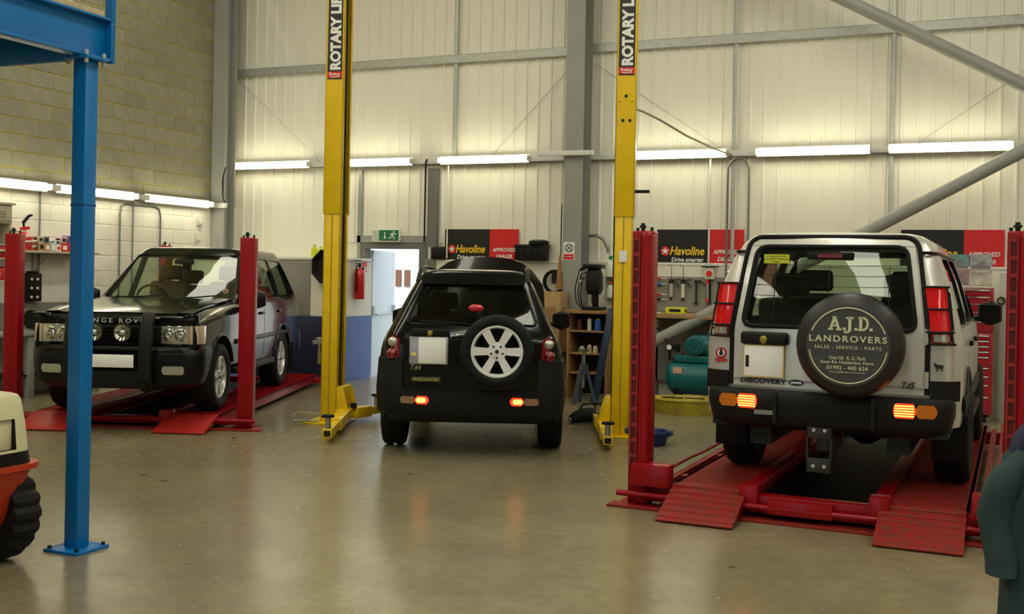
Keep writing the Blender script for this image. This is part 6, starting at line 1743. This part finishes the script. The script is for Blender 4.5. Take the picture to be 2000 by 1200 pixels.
o = thing('air_compressor', 'teal horizontal air compressor under the workbench', 'compressor', (-3.45, 14.62, 0))
q = B(); q.lathe([(.0, -.52), (.10, -.51), (.19, -.47), (.225, -.42), (.23, -.38), (.23, .38), (.225, .42), (.19, .47), (.10, .51), (.0, .52)], (.05, 0, .36), 'x', 32); q.done('tank', teal_paint, o, smooth=50)
q = B(); q.box((-.33, -.14, .57), (.42, .14, .66)); q.done('motor_plate', teal_paint, o, bev=.006)
q = B(); q.cyl((-.10, -.02, .80), (.16, -.02, .80), .14, seg=24); q.lathe([(.15, 0), (.155, .02), (.12, .03), (.0, .03)], (-.14, -.02, .80), 'x', 24) if False else None
q.cyl((-.05, -.17, .80), (-.05, .12, .80), .135, seg=24); q.box((.12, -.12, .66), (.40, .12, 1.0)); q.done('pump', teal_paint, o, bev=.01)
q = B(); q.cyl((-.05, -.19, .80), (-.05, -.17, .80), .10, seg=20); q.cyl((-.05, -.2, .80), (-.05, -.19, .80), .03, seg=12); q.done('fan_cover', mat('dark_teal', (.004, .09, .10), .4), o)
q = B()
for x in (-.3, .38):
    for y in (-.16, .16): q.box((x - .03, y - .02, 0), (x + .03, y + .02, .22))
q.done('foot', black_trim, o)
q = B(); q.cyl((-.42, -.05, .58), (-.42, -.05, .74), .02, seg=8); q.cyl((-.42, -.09, .76), (-.42, -.03, .76), .045, seg=16); q.box((-.36, -.1, .70), (-.28, -.02, .80)); q.tube([(-.42, -.05, .66), (-.34, -.12, .58), (-.25, -.13, .62), (-.22, -.1, .7)], .012, 6); q.done('regulator', black_plastic, o)
q = B(); q.cyl((-.42, -.092, .76), (-.42, -.09, .76), .036, seg=16); q.done('gauge_face', ink_white, o)
q = B(); q.box((-.32, -.236, .42), (-.20, -.205, .50)); q.done('tank_label', mat('label_salmon', (.6, .35, .28), .5), o); 
q = B(); q.box((.22, -.236, .40), (.32, -.205, .48)); q.done('tank_notice', ink_white, o)
cable('cable', 'black air hose looping under the workbench from the compressor', [(-3.9, 14.6, .78), (-4.02, 14.7, .95), (-4.15, 14.8, 1.02), (-4.28, 14.85, .98), (-4.25, 14.85, .82), (-4.1, 14.8, .8), (-3.98, 14.7, .92), (-3.8, 14.7, 1.05), (-3.65, 14.8, 1.14)], .012, black_rubber)
o = thing('air_tap', 'steel air line tap standing below the workbench edge', 'tap', (-4.12, 14.80, .85))
q = B(); q.cyl((0, 0, 0), (0, 0, .22), .02, seg=10); q.bar((-.06, 0, .24), (.06, 0, .24), .02, .02); q.ball((0, 0, .26), .03); q.done('valve', steel_bare, o)
q = B(); q.cyl((0, .0, -.1), (0, .05, 0), .012, seg=8); q.done('pipe', black_rubber, o)

# ------------------------------------------------------------------ red tool chest and pin-ups at the right
def chest(label, z0, z1, rows, w=.66, x0=-.48, y0=14.55):
    o = thing('tool_chest', label, 'tool chest', (x0 + w / 2, y0 + .22, z0))
    rc_ = mat('chest_red', (.34, .010, .022), .28, coat=.4)
    q = B(); q.box((-w / 2, -.2, 0), (w / 2, .24, z1 - z0)); q.done('cabinet', rc_, o, bev=.008)
    z = .03
    tot = sum(rows); H_ = z1 - z0 - .05
    for r_ in rows[::-1]:
        h = H_ * r_ / tot
        q = B(); q.box((-w / 2 + .03, -.215, z + .004), (w / 2 - .03, -.20, z + h - .004)); d = q.done('drawer', rc_, o, bev=.003)
        q = B(); q.box((-w / 2 + .05, -.232, z + h - .022), (w / 2 - .05, -.215, z + h - .008)); q.done('drawer_pull', chrome, d, bev=.003)
        z += h
    return o
chest('red roller tool cabinet with chrome drawer pulls, lower of the two', .10, .98 + .12, [1, 1, 1, 1, 2, 1.6, 1.6, 2.2, 3])
for sx in (-.42, .10):
    pass
o = chest('red top tool chest standing on the red roller cabinet', 1.102, 1.66, [1, 1, 1.2, 1.4, 1.4])
q = B(); q.box((-.31, -.21, .50), (.31, -.205, .548)); q.done('lid_strip', chrome, o)
o = thing('castor_base', 'black castor base under the red roller tool cabinet', 'castor base', (-.15, 14.77, 0))
q = B(); q.box((-.3, -.18, .07), (.3, .22, .10)); q.done('base_frame', black_trim, o)
for sx in (-.25, .25):
    for sy in (-.14, .18):
        q = B(); q.cyl((sx - .02, sy, .04), (sx + .02, sy, .04), .04, seg=14); q.done('castor', black_rubber, o)
cols = [((.18, .34, .38), 'teal'), ((.42, .46, .48), 'pale sea'), ((.36, .27, .30), 'dusk'), ((.62, .60, .52), 'white ruled')]
for k, (c, nm) in enumerate(cols):
    x, z = -.245 + .27 * (k % 2), 1.99 - .20 * (k // 2)
    o = thing('picture_card', nm + ' picture page pinned above the red tool chest', 'picture', (x, YB - .085, z), 0, 'pictures pinned above the tool chest')
    q = B(); q.box((-.13, -.004, -.096), (.13, 0, .096)); q.done('page', mat('page_' + nm.split()[0], c, .5, c2=tuple(v * .45 for v in c), var=.3, vscale=9), o)
    q = B()
    if nm == 'white ruled':
        q.box((-.12, -.006, .06), (.12, -.004, .066)); q.box((-.04, -.006, .035), (.03, -.004, .05))
    else:
        q.prism([(-.12, -.05), (.0, -.02), (.12, -.06), (.12, -.09), (-.12, -.09)], 'y', -.006, -.004); q.prism([(-.06, -.02), (.02, .02), (.07, -.01), (.03, -.03)], 'y', -.007, -.004)
    q.done('printed_shape', mat('page_print', (.22, .22, .22), .6), o)
o = thing('pale_board', 'tall pale grey board standing between tool chest and red post', 'board', (.32, 15.05, 0))
q = B(); q.box((-.07, -.02, 0), (.11, .02, 1.85)); q.done('panel', mat('pale_grey_board', (.42, .44, .38), .5), o, bev=.004)
o = thing('ring_hook', 'small dark ring hook on the pale board', 'hook', (.27, 15.02, 1.50))
q = B(); q.tube([(.04 * math.cos(t * PI / 8), -.012, .04 * math.sin(t * PI / 8)) for t in range(16)], .010, 6, closed=True); q.cyl((0, 0, .04), (0, -.02, .04), .01, seg=6); q.done('ring', dark_steel, o)
# lift pad adaptors hung on the outer sides of the yellow columns
for c, s in ((L1, -1), (L2, 1)):
    q = B(); q.cyl((s * .16, -.02, .66), (s * .16, -.02, .90), .026, seg=12); q.cyl((s * .16, -.02, .90), (s * .16, -.02, .95), .05, seg=14); q.box((s * .16 - .06, -.08, .88), (s * .16 + .06, .04, .92)); q.box((min(s * .10, s * .16), -.03, .86), (max(s * .10, s * .16), .0, .88))
    q.done('pad_adaptor', steel_bare, c, smooth=35)
